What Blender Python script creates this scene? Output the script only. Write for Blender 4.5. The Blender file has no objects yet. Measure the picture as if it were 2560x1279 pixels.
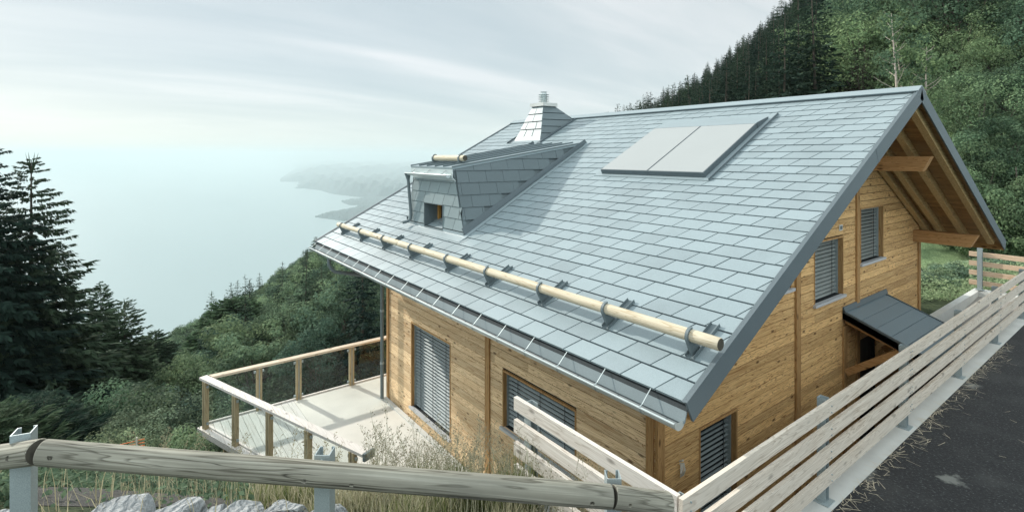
import bpy, math, random
import numpy as np
from mathutils import Vector, Matrix
random.seed(7); rng = np.random.default_rng(7)
SC = bpy.context.scene
COL = SC.collection
PI = math.pi
# ------------------------------------------------------------------ camera frame (photo is vertical-corrected: level camera, shifted lens)
F, CX, HY = 1302.0, 1280.0, 387.0
_a = math.atan2(986.0, F); SA, CA = math.sin(_a), math.cos(_a)
def RF(x, y): return (SA*x+CA*y, -CA*x+SA*y)            # world -> (right, forward) about the viewpoint
def XY(r, f): return (SA*r-CA*f, CA*r+SA*f)
def W(px, d): return XY((px-CX)/F*d, d)                 # plan position at a bearing and a distance
def proj(x, y, z):
    r, f = RF(x, y)
    return CX+F*r/f, HY-F*z/f

# ------------------------------------------------------------------ helpers
class MB:
    def __init__(s): s.v = []; s.f = []; s.m = []; s.mi = 0
    def add(s, pts, faces):
        b = len(s.v); s.v += [tuple(p) for p in pts]
        for f in faces: s.f.append(tuple(b+i for i in f)); s.m.append(s.mi)
    def hexa(s, p):
        s.add(p, [(0,3,2,1),(4,5,6,7),(0,1,5,4),(1,2,6,5),(2,3,7,6),(3,0,4,7)])
    def box(s, x0,x1,y0,y1,z0,z1):
        s.hexa([(x0,y0,z0),(x1,y0,z0),(x1,y1,z0),(x0,y1,z0),(x0,y0,z1),(x1,y0,z1),(x1,y1,z1),(x0,y1,z1)])
    def prism(s, poly, ex):
        n = len(poly); ex = Vector(ex)
        pts = [Vector(p) for p in poly]; pts += [p+ex for p in pts]
        s.add(pts, [tuple(range(n-1,-1,-1)), tuple(range(n,2*n))]+[(i,(i+1)%n,n+(i+1)%n,n+i) for i in range(n)])
    def bar(s, a, b, w, h, up=(0,0,1)):
        a = Vector(a); b = Vector(b); d = (b-a).normalized(); u = Vector(up)
        sx = d.cross(u).normalized(); uz = sx.cross(d).normalized()
        q = lambda p: [p-sx*w/2-uz*h/2, p+sx*w/2-uz*h/2, p+sx*w/2+uz*h/2, p-sx*w/2+uz*h/2]
        A, B = q(a), q(b); s.hexa([A[0],A[1],A[2],A[3],B[0],B[1],B[2],B[3]])
    def tube(s, path, rad, n=12, cap=True):
        path = [Vector(p) for p in path]; k = len(path)
        rad = rad if isinstance(rad, (list, tuple)) else [rad]*k
        b0 = len(s.v); ref = None; rings = []
        for i, p in enumerate(path):
            d = (path[min(i+1,k-1)]-path[max(i-1,0)]).normalized()
            if ref is None:
                ref = Vector((0,0,1)) if abs(d.z) < .9 else Vector((1,0,0))
            u = (ref-d*ref.dot(d)).normalized(); w = d.cross(u); ref = u
            rings.append([p+(u*math.cos(2*PI*j/n)+w*math.sin(2*PI*j/n))*rad[i] for j in range(n)])
        pts = [q for r in rings for q in r]; fs = []
        for i in range(k-1):
            for j in range(n):
                fs.append((i*n+j, i*n+(j+1)%n, (i+1)*n+(j+1)%n, (i+1)*n+j))
        if cap: fs += [tuple(range(n-1,-1,-1)), tuple((k-1)*n+j for j in range(n))]
        s.add(pts, fs)
    def build(s, name, mats, parent=None, smooth=False, loc=None):
        me = bpy.data.meshes.new(name); me.from_pydata(s.v, [], s.f)
        for m in (mats if isinstance(mats, (list, tuple)) else [mats]): me.materials.append(m)
        me.polygons.foreach_set('material_index', s.m)
        if smooth: me.polygons.foreach_set('use_smooth', [True]*len(s.f))
        import bmesh
        bm = bmesh.new(); bm.from_mesh(me); bmesh.ops.recalc_face_normals(bm, faces=bm.faces); bm.to_mesh(me); bm.free()
        if smooth:
            try: me.set_sharp_from_angle(angle=math.radians(35))
            except Exception: pass
        return link(name, me, parent, loc)
def link(name, me, parent=None, loc=None):
    o = bpy.data.objects.new(name, me); COL.objects.link(o)
    if parent is not None:
        o.parent = parent
        if loc is None:
            p = parent; t = Vector((0,0,0))
            while p is not None: t += p.location; p = p.parent
            o.location = -t
    if loc is not None: o.location = loc
    return o
def empty(name, loc=(0,0,0), rz=0):
    o = bpy.data.objects.new(name, None); COL.objects.link(o); o.location = loc; o.rotation_euler = (0,0,rz)
    o.empty_display_size = .2
    return o
def tag(o, label=None, cat=None, group=None, kind=None):
    if label: o['label'] = label
    if cat: o['category'] = cat
    if group: o['group'] = group
    if kind: o['kind'] = kind
    return o
def quads_mesh(name, q, mats, mi=None, smooth=False):
    q = np.asarray(q, np.float32).reshape(-1, 4, 3); n = len(q)
    me = bpy.data.meshes.new(name)
    me.vertices.add(n*4); me.vertices.foreach_set('co', q.reshape(-1))
    me.loops.add(n*4); me.loops.foreach_set('vertex_index', np.arange(n*4, dtype=np.int32))
    me.polygons.add(n); me.polygons.foreach_set('loop_start', np.arange(0, n*4, 4, dtype=np.int32))
    for m in (mats if isinstance(mats, (list, tuple)) else [mats]): me.materials.append(m)
    if mi is not None: me.polygons.foreach_set('material_index', np.asarray(mi, np.int32))
    me.update(calc_edges=True)
    return me

# ------------------------------------------------------------------ materials
def new_mat(name):
    m = bpy.data.materials.new(name); m.use_nodes = True
    nt = m.node_tree; return m, nt, nt.nodes['Principled BSDF']
def nd(nt, t, ins=None, **props):
    n = nt.nodes.new(t)
    for k, v in props.items(): setattr(n, k, v)
    for k, v in (ins or {}).items():
        s = n.inputs[k]
        if hasattr(v, 'is_linked') or isinstance(v, bpy.types.NodeSocket): nt.links.new(v, s)
        else: s.default_value = v
    return n
def c4(c): return (c[0], c[1], c[2], 1)
def ramp(nt, fac, stops):
    n = nt.nodes.new('ShaderNodeValToRGB'); nt.links.new(fac, n.inputs[0]); e = n.color_ramp.elements
    while len(e) < len(stops): e.new(.5)
    for i, (p, c) in enumerate(stops):
        e[i].position = p; e[i].color = c4(c) if hasattr(c, '__len__') else (c,c,c,1)
    return n.outputs[0]
def mix(nt, fac, a, b, mode='MIX'):
    n = nt.nodes.new('ShaderNodeMix'); n.data_type = 'RGBA'; n.blend_type = mode
    for i, v in ((0, fac), (6, a), (7, b)):
        s = n.inputs[i]
        if isinstance(v, bpy.types.NodeSocket): nt.links.new(v, s)
        elif i == 0: s.default_value = v
        else: s.default_value = c4(v) if len(v) == 3 else v
    return n.outputs[2]
def coords(nt, scale=(1,1,1), rot=(0,0,0)):
    tc = nt.nodes.new('ShaderNodeTexCoord')
    return nd(nt, 'ShaderNodeMapping', {'Vector': tc.outputs['Object'], 'Scale': scale, 'Rotation': rot}).outputs[0]
def noise(nt, vec, scale, detail=4, rough=.55, dist=0):
    return nd(nt, 'ShaderNodeTexNoise', {'Vector': vec, 'Scale': scale, 'Detail': detail, 'Roughness': rough, 'Distortion': dist}).outputs[0]
def bump(nt, bs, h, strength=.3, dist=.01):
    b = nd(nt, 'ShaderNodeBump', {'Height': h, 'Strength': strength, 'Distance': dist}); nt.links.new(b.outputs[0], bs.inputs['Normal'])
def setc(nt, bs, c):
    if isinstance(c, bpy.types.NodeSocket): nt.links.new(c, bs.inputs['Base Color'])
    else: bs.inputs['Base Color'].default_value = c4(c)

def coated_metal(name, base, rough=.45, var=.1, speck=.25, spec=.5, metal=0.0):
    m, nt, bs = new_mat(name); v = coords(nt)
    g = nt.nodes.new('ShaderNodeNewGeometry')
    lo = [x*(1-var) for x in base]; hi = [x*(1+var) for x in base]
    c = mix(nt, g.outputs['Random Per Island'], lo, hi)
    n1 = noise(nt, v, 1.3, 3); c = mix(nt, ramp(nt, n1, [(.35,0),(.7,.5)]), c, [x*1.3 for x in base])
    n2 = noise(nt, v, 160, 2, .7); c = mix(nt, speck, c, ramp(nt, n2, [(.35,[x*.55 for x in base]),(.65,[x*1.5 for x in base])]))
    setc(nt, bs, c)
    r = nd(nt, 'ShaderNodeMapRange', {'Value': n1, 'To Min': rough-.07, 'To Max': rough+.1}).outputs[0]
    nt.links.new(r, bs.inputs['Roughness']); bs.inputs['Specular IOR Level'].default_value = spec; bs.inputs['Metallic'].default_value = metal
    bump(nt, bs, n2, .12, .002)
    return m
def plain(name, base, rough=.6, metal=0, var=.12, scale=6, spec=.4, bumpk=0, bscale=60):
    m, nt, bs = new_mat(name); v = coords(nt)
    n1 = noise(nt, v, scale, 5)
    setc(nt, bs, mix(nt, n1, [x*(1-var*1.6) for x in base], [x*(1+var*1.6) for x in base]))
    bs.inputs['Roughness'].default_value = rough; bs.inputs['Metallic'].default_value = metal; bs.inputs['Specular IOR Level'].default_value = spec
    if bumpk: bump(nt, bs, noise(nt, v, bscale, 4), bumpk, .01)
    return m
def wood(name, cols, axis, grain=1.0, knots=True, rough=.7, scale=1.0, weather=None, var=1.0, cracks=0):
    """cols: dark, mid, light. axis: index of the grain direction (object space)."""
    m, nt, bs = new_mat(name)
    g = nt.nodes.new('ShaderNodeNewGeometry'); rnd = g.outputs['Random Per Island']
    tc = nt.nodes.new('ShaderNodeTexCoord')
    off = nd(nt, 'ShaderNodeVectorMath', {0: (3.7,5.1,7.3)}, operation='SCALE'); nt.links.new(rnd, off.inputs['Scale'])
    add = nd(nt, 'ShaderNodeVectorMath', {0: tc.outputs['Object'], 1: off.outputs[0]}, operation='ADD').outputs[0]
    s = [9*scale]*3; s[axis] = .55*scale
    mp = nd(nt, 'ShaderNodeMapping', {'Vector': add, 'Scale': tuple(s)}).outputs[0]
    n1 = noise(nt, mp, 1.0, 3, .5, .6)
    rings = nd(nt, 'ShaderNodeMath', {0: n1, 1: 18.0*grain}, operation='MULTIPLY').outputs[0]
    rings = nd(nt, 'ShaderNodeMath', {0: rings}, operation='FRACT').outputs[0]
    s2 = [70*scale]*3; s2[axis] = 1.6*scale
    fine = noise(nt, nd(nt, 'ShaderNodeMapping', {'Vector': add, 'Scale': tuple(s2)}).outputs[0], 1.0, 4, .6)
    base = mix(nt, rnd, [cols[1][i]*(1-.26*var) for i in range(3)], [cols[1][i]*(1+.26*var) for i in range(3)])
    c = mix(nt, ramp(nt, rings, [(.0,.0),(.66,.12),(.9,.95),(1,.1)]), base, cols[0])
    c = mix(nt, ramp(nt, fine, [(.35,.35),(.6,0)]), c, cols[0])
    c = mix(nt, ramp(nt, fine, [(.5,0),(.75,.4)]), c, cols[2])
    if knots:
        s3 = [6.0]*3; s3[axis] = 2.4
        vo = nd(nt, 'ShaderNodeTexVoronoi', {'Vector': nd(nt, 'ShaderNodeMapping', {'Vector': add, 'Scale': tuple(s3)}).outputs[0], 'Scale': 1.0, 'Randomness': 1.0})
        c = mix(nt, ramp(nt, vo.outputs['Distance'], [(.05,.9),(.10,.65),(.16,0)]), c, [x*.35 for x in cols[0]])
    if weather:
        n3 = noise(nt, add, 1.1, 5, .6)
        c = mix(nt, ramp(nt, n3, [(.4,0),(.72,.75)]), c, weather)
    h = fine
    if cracks:
        s4 = [16]*3; s4[axis] = .42
        ck = noise(nt, nd(nt, 'ShaderNodeMapping', {'Vector': add, 'Scale': tuple(s4)}).outputs[0], 1.0, 2, .5, .15)
        cm_ = ramp(nt, ck, [(.485,0),(.5,cracks),(.515,0)])
        c = mix(nt, cm_, c, [x*.3 for x in cols[0]])
        s5 = [3.4]*3; s5[axis] = 1.15
        v5 = nd(nt, 'ShaderNodeTexVoronoi', {'Vector': nd(nt, 'ShaderNodeMapping', {'Vector': add, 'Scale': tuple(s5)}).outputs[0], 'Scale': 1.0})
        d5 = v5.outputs['Distance']
        c = mix(nt, ramp(nt, d5, [(.0,.85),(.05,.6),(.075,.15),(.1,.5),(.13,.0)]), c, [x*.5 for x in cols[0]])
    setc(nt, bs, c); bs.inputs['Roughness'].default_value = rough; bs.inputs['Specular IOR Level'].default_value = .25
    bump(nt, bs, h, .25, .004)
    return m
def foliage(name, a, b, trans=.35, rough=.6):
    m = bpy.data.materials.new(name); m.use_nodes = True; nt = m.node_tree; nt.nodes.clear()
    oi = nt.nodes.new('ShaderNodeObjectInfo'); g = nt.nodes.new('ShaderNodeNewGeometry')
    c = mix(nt, g.outputs['Random Per Island'], a, b)
    at = nd(nt,'ShaderNodeAttribute',attribute_name='tone')
    tn = nd(nt,'ShaderNodeMath',{0: nd(nt,'ShaderNodeMath',{0: oi.outputs['Random'], 1: at.outputs['Fac']}, operation='ADD').outputs[0]}, operation='FRACT').outputs[0]
    c2 = mix(nt, tn, [.55,.62,.66], [1.5,1.36,1.1])
    c = mix(nt, 1.0, c, c2, 'MULTIPLY')
    a2 = nd(nt,'ShaderNodeAttribute',attribute_name='clump'); sc2 = nd(nt,'ShaderNodeMath',{0: a2.outputs['Fac'], 1: 1.0}, operation='ADD')
    cs = nd(nt,'ShaderNodeVectorMath',{0: c}, operation='SCALE'); nt.links.new(sc2.outputs[0], cs.inputs['Scale']); c = cs.outputs[0]
    d = nd(nt, 'ShaderNodeBsdfPrincipled', {'Base Color': c, 'Roughness': .85, 'Specular IOR Level': .08})
    t = nd(nt, 'ShaderNodeBsdfTranslucent', {'Color': c})
    mx = nd(nt, 'ShaderNodeMixShader', {0: trans, 1: d.outputs[0], 2: t.outputs[0]})
    o = nt.nodes.new('ShaderNodeOutputMaterial'); nt.links.new(mx.outputs[0], o.inputs[0])
    return m

M = {}
M['tile'] = coated_metal('grey_coated_tile', (.225,.275,.292), .40, .17, .3, .5)
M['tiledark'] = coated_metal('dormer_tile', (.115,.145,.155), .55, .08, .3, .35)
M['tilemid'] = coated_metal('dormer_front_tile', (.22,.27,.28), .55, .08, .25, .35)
M['trim'] = coated_metal('dark_grey_trim', (.095,.12,.132), .5, .06, .4, .4)
M['canopy'] = coated_metal('slate_sheet', (.16,.205,.23), .5, .1, .35, .4)
M['under'] = plain('black_underlay', (.012,.016,.018), .9)
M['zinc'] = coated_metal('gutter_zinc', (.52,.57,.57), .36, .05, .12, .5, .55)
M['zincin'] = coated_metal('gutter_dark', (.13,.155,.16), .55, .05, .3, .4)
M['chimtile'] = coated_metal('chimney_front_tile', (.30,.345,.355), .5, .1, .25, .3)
M['apron'] = coated_metal('drip_apron', (.16,.195,.205), .5, .05, .25, .4)
M['ventdark'] = coated_metal('perforated_vent', (.035,.042,.045), .6, .05, .5, .3)
M['steel'] = coated_metal('galvanised_steel', (.31,.36,.37), .5, .1, .3, .4, .35)
M['bracket'] = coated_metal('bracket_paint', (.115,.145,.155), .5, .1, .3, .4)
LARCH = ((.21,.095,.03),(.50,.295,.125),(.66,.45,.23))
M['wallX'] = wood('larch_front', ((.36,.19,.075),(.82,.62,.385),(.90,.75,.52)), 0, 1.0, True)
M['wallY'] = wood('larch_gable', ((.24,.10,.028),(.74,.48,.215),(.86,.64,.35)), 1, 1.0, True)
M['woodZ'] = wood('larch_upright', ((.2,.1,.035),(.44,.26,.11),(.58,.38,.18)), 2)
M['beamX'] = wood('purlin_wood', ((.24,.115,.04),(.46,.26,.11),(.56,.36,.17)), 0)
M['rafter'] = wood('rafter_wood', ((.34,.21,.08),(.56,.40,.19),(.68,.52,.29)), 1, .7, False)
M['soffit'] = wood('soffit_boards', ((.2,.10,.03),(.40,.235,.09),(.5,.32,.14)), 0)
M['fenceY'] = wood('bleached_board', ((.36,.29,.22),(.68,.60,.505),(.80,.74,.66)), 1, .8, True, .75, 1, (.58,.53,.46), .5)
M['fenceX'] = wood('bleached_board_short', ((.40,.34,.28),(.66,.61,.55),(.78,.74,.69)), 0, .8, True, .75, 1, (.60,.57,.53), .4)
M['farfence'] = wood('fresh_board', ((.40,.27,.17),(.62,.47,.34),(.72,.58,.45)), 0, .8, True)
M['plank'] = wood('deck_plank', ((.46,.43,.39),(.66,.64,.60),(.74,.72,.69)), 0, .4, True, .75, .8, (.58,.57,.54), .35)
M['railX'] = wood('rail_top', ((.42,.37,.33),(.66,.62,.58),(.74,.71,.68)), 0, .6, True, .75, .8, (.55,.53,.5), .3)
M['railY'] = wood('rail_side', ((.40,.30,.20),(.62,.53,.42),(.72,.64,.54)), 1, .6, True, .75, .8, None, .5)
M['postZ'] = wood('rail_post', ((.24,.18,.10),(.40,.33,.21),(.50,.43,.29)), 2, .6, False, .75)
M['log'] = wood('weathered_log', ((.075,.068,.05),(.34,.325,.265),(.50,.485,.42)), 0, .55, False, .8, .8, (.15,.146,.122), .5, .85)
M['palelog'] = wood('peeled_log', ((.38,.30,.19),(.61,.54,.41),(.72,.66,.54)), 0, .6, True, .7, 1, None, .4)
M['logend'] = plain('log_end', (.06,.055,.042), .9, var=.4, scale=30)
M['dark'] = plain('dark_opening', (.012,.013,.013), .5)
M['pane'] = plain('window_pane', (.015,.018,.02), .12, spec=.6)
M['frame'] = wood('window_wood', ((.30,.14,.03),(.55,.30,.09),(.65,.4,.16)), 2, .6, False)
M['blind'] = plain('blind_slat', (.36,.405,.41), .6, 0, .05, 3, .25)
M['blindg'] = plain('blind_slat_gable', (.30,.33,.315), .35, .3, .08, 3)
M['rope'] = plain('blind_cord', (.03,.035,.04), .8)
M['granite'] = plain('granite_sill', (.47,.48,.49), .7, 0, .25, 120)
M['concrete'] = plain('pale_concrete', (.60,.58,.53), .8, 0, .2, .8, .3, .15, 40)
M['strip'] = plain('kerb_concrete', (.55,.555,.53), .85, 0, .14, 2.2, .3, .2, 60)
M['ramp'] = plain('ramp_concrete', (.27,.255,.235), .9, 0, .12, 2.2, .3, .2, 60)
M['solar'] = plain('collector_glass', (.31,.325,.32), .34, 0, .03, 1.2, .7)
M['socket'] = plain('white_plastic', (.6,.6,.56), .5)
M['orange'] = plain('orange_net', (.75,.16,.03), .6)
M['bark'] = plain('bark', (.10,.085,.07), .9, 0, .3, 8, .2, .5, 20)
M['birch'] = plain('pale_bark', (.42,.36,.31), .8, 0, .35, 4, .2, .3, 20)
M['spruce'] = foliage('spruce_needles', (.026,.048,.034), (.066,.108,.074), .3)
M['nearspruce'] = foliage('near_spruce_needles', (.024,.042,.032), (.060,.098,.070), .3)
M['conifer'] = foliage('hill_conifer', (.022,.042,.033), (.055,.09,.068), .3)
M['larchtree'] = foliage('larch_needles', (.055,.10,.062), (.115,.185,.105), .35)
M['leafA'] = foliage('leaf_dark', (.078,.13,.09), (.175,.25,.168), .4)
M['leafB'] = foliage('leaf_light', (.08,.138,.086), (.185,.27,.165), .4)
M['leafP'] = foliage('leaf_pale', (.085,.125,.09), (.19,.25,.18), .35)
M['strawm'] = plain('dry_straw', (.55,.48,.36), .9)
M['leafH'] = foliage('garden_leaf', (.13,.20,.12), (.30,.39,.27), .4)
M['grassG'] = foliage('green_grass', (.07,.10,.045), (.20,.23,.11), .4)
M['grassD'] = foliage('dry_grass', (.30,.275,.185), (.56,.52,.38), .4)
M['seed'] = foliage('seed_head', (.20,.165,.10), (.46,.40,.27), .3)

def mk_special():
    m, nt, bs = new_mat('asphalt'); v = coords(nt)
    n1 = noise(nt, v, 34, 4, .8); n2 = noise(nt, v, 1.7, 5, .6); n3 = noise(nt, v, .5, 3)
    c = ramp(nt, n1, [(.36,(.005,.0055,.006)),(.58,(.020,.021,.023)),(.70,(.14,.145,.145))])
    c = mix(nt, ramp(nt, n2, [(.5,0),(.72,.45)]), c, (.06,.062,.06))
    vo = nd(nt, 'ShaderNodeTexVoronoi', {'Vector': nd(nt,'ShaderNodeMapping',{'Vector':v,'Scale':(1,1,1)}).outputs[0], 'Scale': 1.1})
    pm = nd(nt, 'ShaderNodeMath', {0: vo.outputs['Distance'], 1: nd(nt,'ShaderNodeMath',{0:noise(nt, v, 9, 4),1:.5},operation='MULTIPLY').outputs[0]}, operation='ADD').outputs[0]
    c = mix(nt, ramp(nt, pm, [(.30,.6),(.40,0)]), c, (.26,.265,.24))
    setc(nt, bs, c); bs.inputs['Roughness'].default_value = .85; bump(nt, bs, n1, .8, .012); M['asphalt'] = m

    m, nt, bs = new_mat('rock'); v = coords(nt)
    n1 = noise(nt, v, 3.5, 7, .62, .4)
    wv = nd(nt, 'ShaderNodeTexWave', {'Vector': nd(nt,'ShaderNodeMapping',{'Vector':v,'Rotation':(.5,.7,.2)}).outputs[0], 'Scale': 7.0, 'Distortion': 6.0, 'Detail': 4.0, 'Detail Scale': 2.0}).outputs[1]
    c = ramp(nt, n1, [(.3,(.12,.13,.135)),(.5,(.29,.305,.31)),(.72,(.52,.525,.515))])
    c = mix(nt, ramp(nt, wv, [(.0,.55),(.25,0)]), c, (.16,.175,.185))
    setc(nt, bs, c); bs.inputs['Roughness'].default_value = .85
    bump(nt, bs, mix(nt, .5, n1, wv), .8, .05); M['rock'] = m

    m, nt, bs = new_mat('hillside_ground'); v = coords(nt)
    n1 = noise(nt, v, .6, 6, .65); n2 = noise(nt, v, 12, 4, .7)
    c = ramp(nt, n1, [(.35,(.022,.036,.022)),(.55,(.05,.065,.034)),(.7,(.11,.105,.06))])
    c = mix(nt, ramp(nt, n2, [(.4,0),(.7,.5)]), c, (.10,.11,.06))
    setc(nt, bs, c); bs.inputs['Roughness'].default_value = .95; bs.inputs['Specular IOR Level'].default_value = .1
    bump(nt, bs, n2, .7, .08); M['ground'] = m

    m, nt, bs = new_mat('gravel'); v = coords(nt)
    n1 = noise(nt, v, 55, 3, .75)
    setc(nt, bs, ramp(nt, n1, [(.3,(.025,.024,.023)),(.55,(.065,.063,.058)),(.8,(.18,.175,.16))])); bs.inputs['Roughness'].default_value = .95
    bump(nt, bs, n1, .9, .03); M['gravel'] = m

    m, nt, bs = new_mat('lawn'); v = coords(nt)
    n1 = noise(nt, v, 14, 4, .7)
    setc(nt, bs, ramp(nt, n1, [(.3,(.08,.14,.06)),(.7,(.24,.33,.16))])); bs.inputs['Roughness'].default_value = .95; bump(nt, bs, n1, .8, .06); M['lawn'] = m

    m, nt, bs = new_mat('lake_water')
    tc = nt.nodes.new('ShaderNodeTexCoord')
    n1 = noise(nt, nd(nt,'ShaderNodeMapping',{'Vector':tc.outputs['Object'],'Scale':(.012,.03,.01)}).outputs[0], 1, 5, .6)
    n0 = noise(nt, nd(nt,'ShaderNodeMapping',{'Vector':tc.outputs['Object'],'Scale':(.0004,.0012,.001)}).outputs[0], 1, 3, .5)
    setc(nt, bs, mix(nt, n0, (.20,.265,.27), (.25,.315,.315))); bs.inputs['Roughness'].default_value = .28; bs.inputs['Specular IOR Level'].default_value = .5
    bump(nt, bs, n1, .25, 3.0); M['lake'] = m

    m, nt, bs = new_mat('far_land')
    tc = nt.nodes.new('ShaderNodeTexCoord'); v = tc.outputs['Object']
    n1 = noise(nt, nd(nt,'ShaderNodeMapping',{'Vector':v,'Scale':(.004,.004,.004)}).outputs[0], 1, 6, .65)
    vo = nd(nt, 'ShaderNodeTexVoronoi', {'Vector': nd(nt,'ShaderNodeMapping',{'Vector':v,'Scale':(.02,.02,.02)}).outputs[0], 'Scale': 1.0})
    c = ramp(nt, n1, [(.35,(.005,.02,.026)),(.55,(.012,.04,.045)),(.7,(.03,.065,.07))])
    c = mix(nt, ramp(nt, vo.outputs['Distance'], [(.10,.5),(.15,0)]), c, (.3,.3,.3))
    setc(nt, bs, c); bs.inputs['Roughness'].default_value = 1; M['farland'] = m

    m = bpy.data.materials.new('clear_glass'); m.use_nodes = True; nt = m.node_tree; nt.nodes.clear()
    lw = nd(nt, 'ShaderNodeFresnel', {'IOR': 1.45})
    t = nd(nt, 'ShaderNodeBsdfTransparent', {'Color': (.92,.95,.945,1)}); gl = nd(nt, 'ShaderNodeBsdfGlossy', {'Roughness': .02, 'Color': (.9,.95,.95,1)})
    bf = nd(nt,'ShaderNodeMath',{0: 1.0, 1: nt.nodes.new('ShaderNodeNewGeometry').outputs['Backfacing']}, operation='SUBTRACT')
    fk = nd(nt,'ShaderNodeMath',{0: lw.outputs[0], 1: bf.outputs[0]}, operation='MULTIPLY')
    mx = nd(nt, 'ShaderNodeMixShader', {0: fk.outputs[0], 1: t.outputs[0], 2: gl.outputs[0]})
    o = nt.nodes.new('ShaderNodeOutputMaterial'); nt.links.new(mx.outputs[0], o.inputs[0]); M['glass'] = m

    m = bpy.data.materials.new('haze_air'); m.use_nodes = True; nt = m.node_tree; nt.nodes.clear()
    pv = nd(nt, 'ShaderNodeVolumePrincipled', {'Color': (.70,.80,.815,1), 'Density': HAZE, 'Anisotropy': 0.0})
    o = nt.nodes.new('ShaderNodeOutputMaterial'); nt.links.new(pv.outputs[0], o.inputs['Volume']); M['haze'] = m
HAZE = 0.95e-4
mk_special()

# ------------------------------------------------------------------ house constants (metres, viewpoint at the origin)
TH = math.radians(27.1); ST, CT = math.sin(TH), math.cos(TH)
E0 = Vector((-2.787, 4.098, -2.239))
XL, XR = -13.86, -2.787                     # roof verges
YRG = 10.62; ZRG = E0.z+(YRG-E0.y)*math.tan(TH)
XG, YF, YB = -4.16, 5.44, 15.7              # gable wall, front wall, back wall
XLW = -12.35
ZB = -6.12                                  # ground floor
def RP(x, q, h=0.0):                        # near roof slope: x along the eave, q up the slope, h out of it
    return Vector((x, E0.y+q*CT-h*ST, E0.z+q*ST+h*CT))
QR = (YRG-E0.y)/CT
def RPB(x, q, h=0.0):                       # far slope, q measured down from the ridge
    return Vector((x, YRG+q*CT+h*ST, ZRG-q*ST+h*CT))
def roof_under(y, off):                     # underside height at y
    return (E0.z+(y-E0.y)*math.tan(TH) if y < YRG else ZRG-(y-YRG)*math.tan(TH))-off

HROOT = empty('house', (-8.3, 10.6, ZB))
tag(HROOT, 'larch clad chalet with grey metal tile roof, dormer and slatted blinds', 'house')

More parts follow.
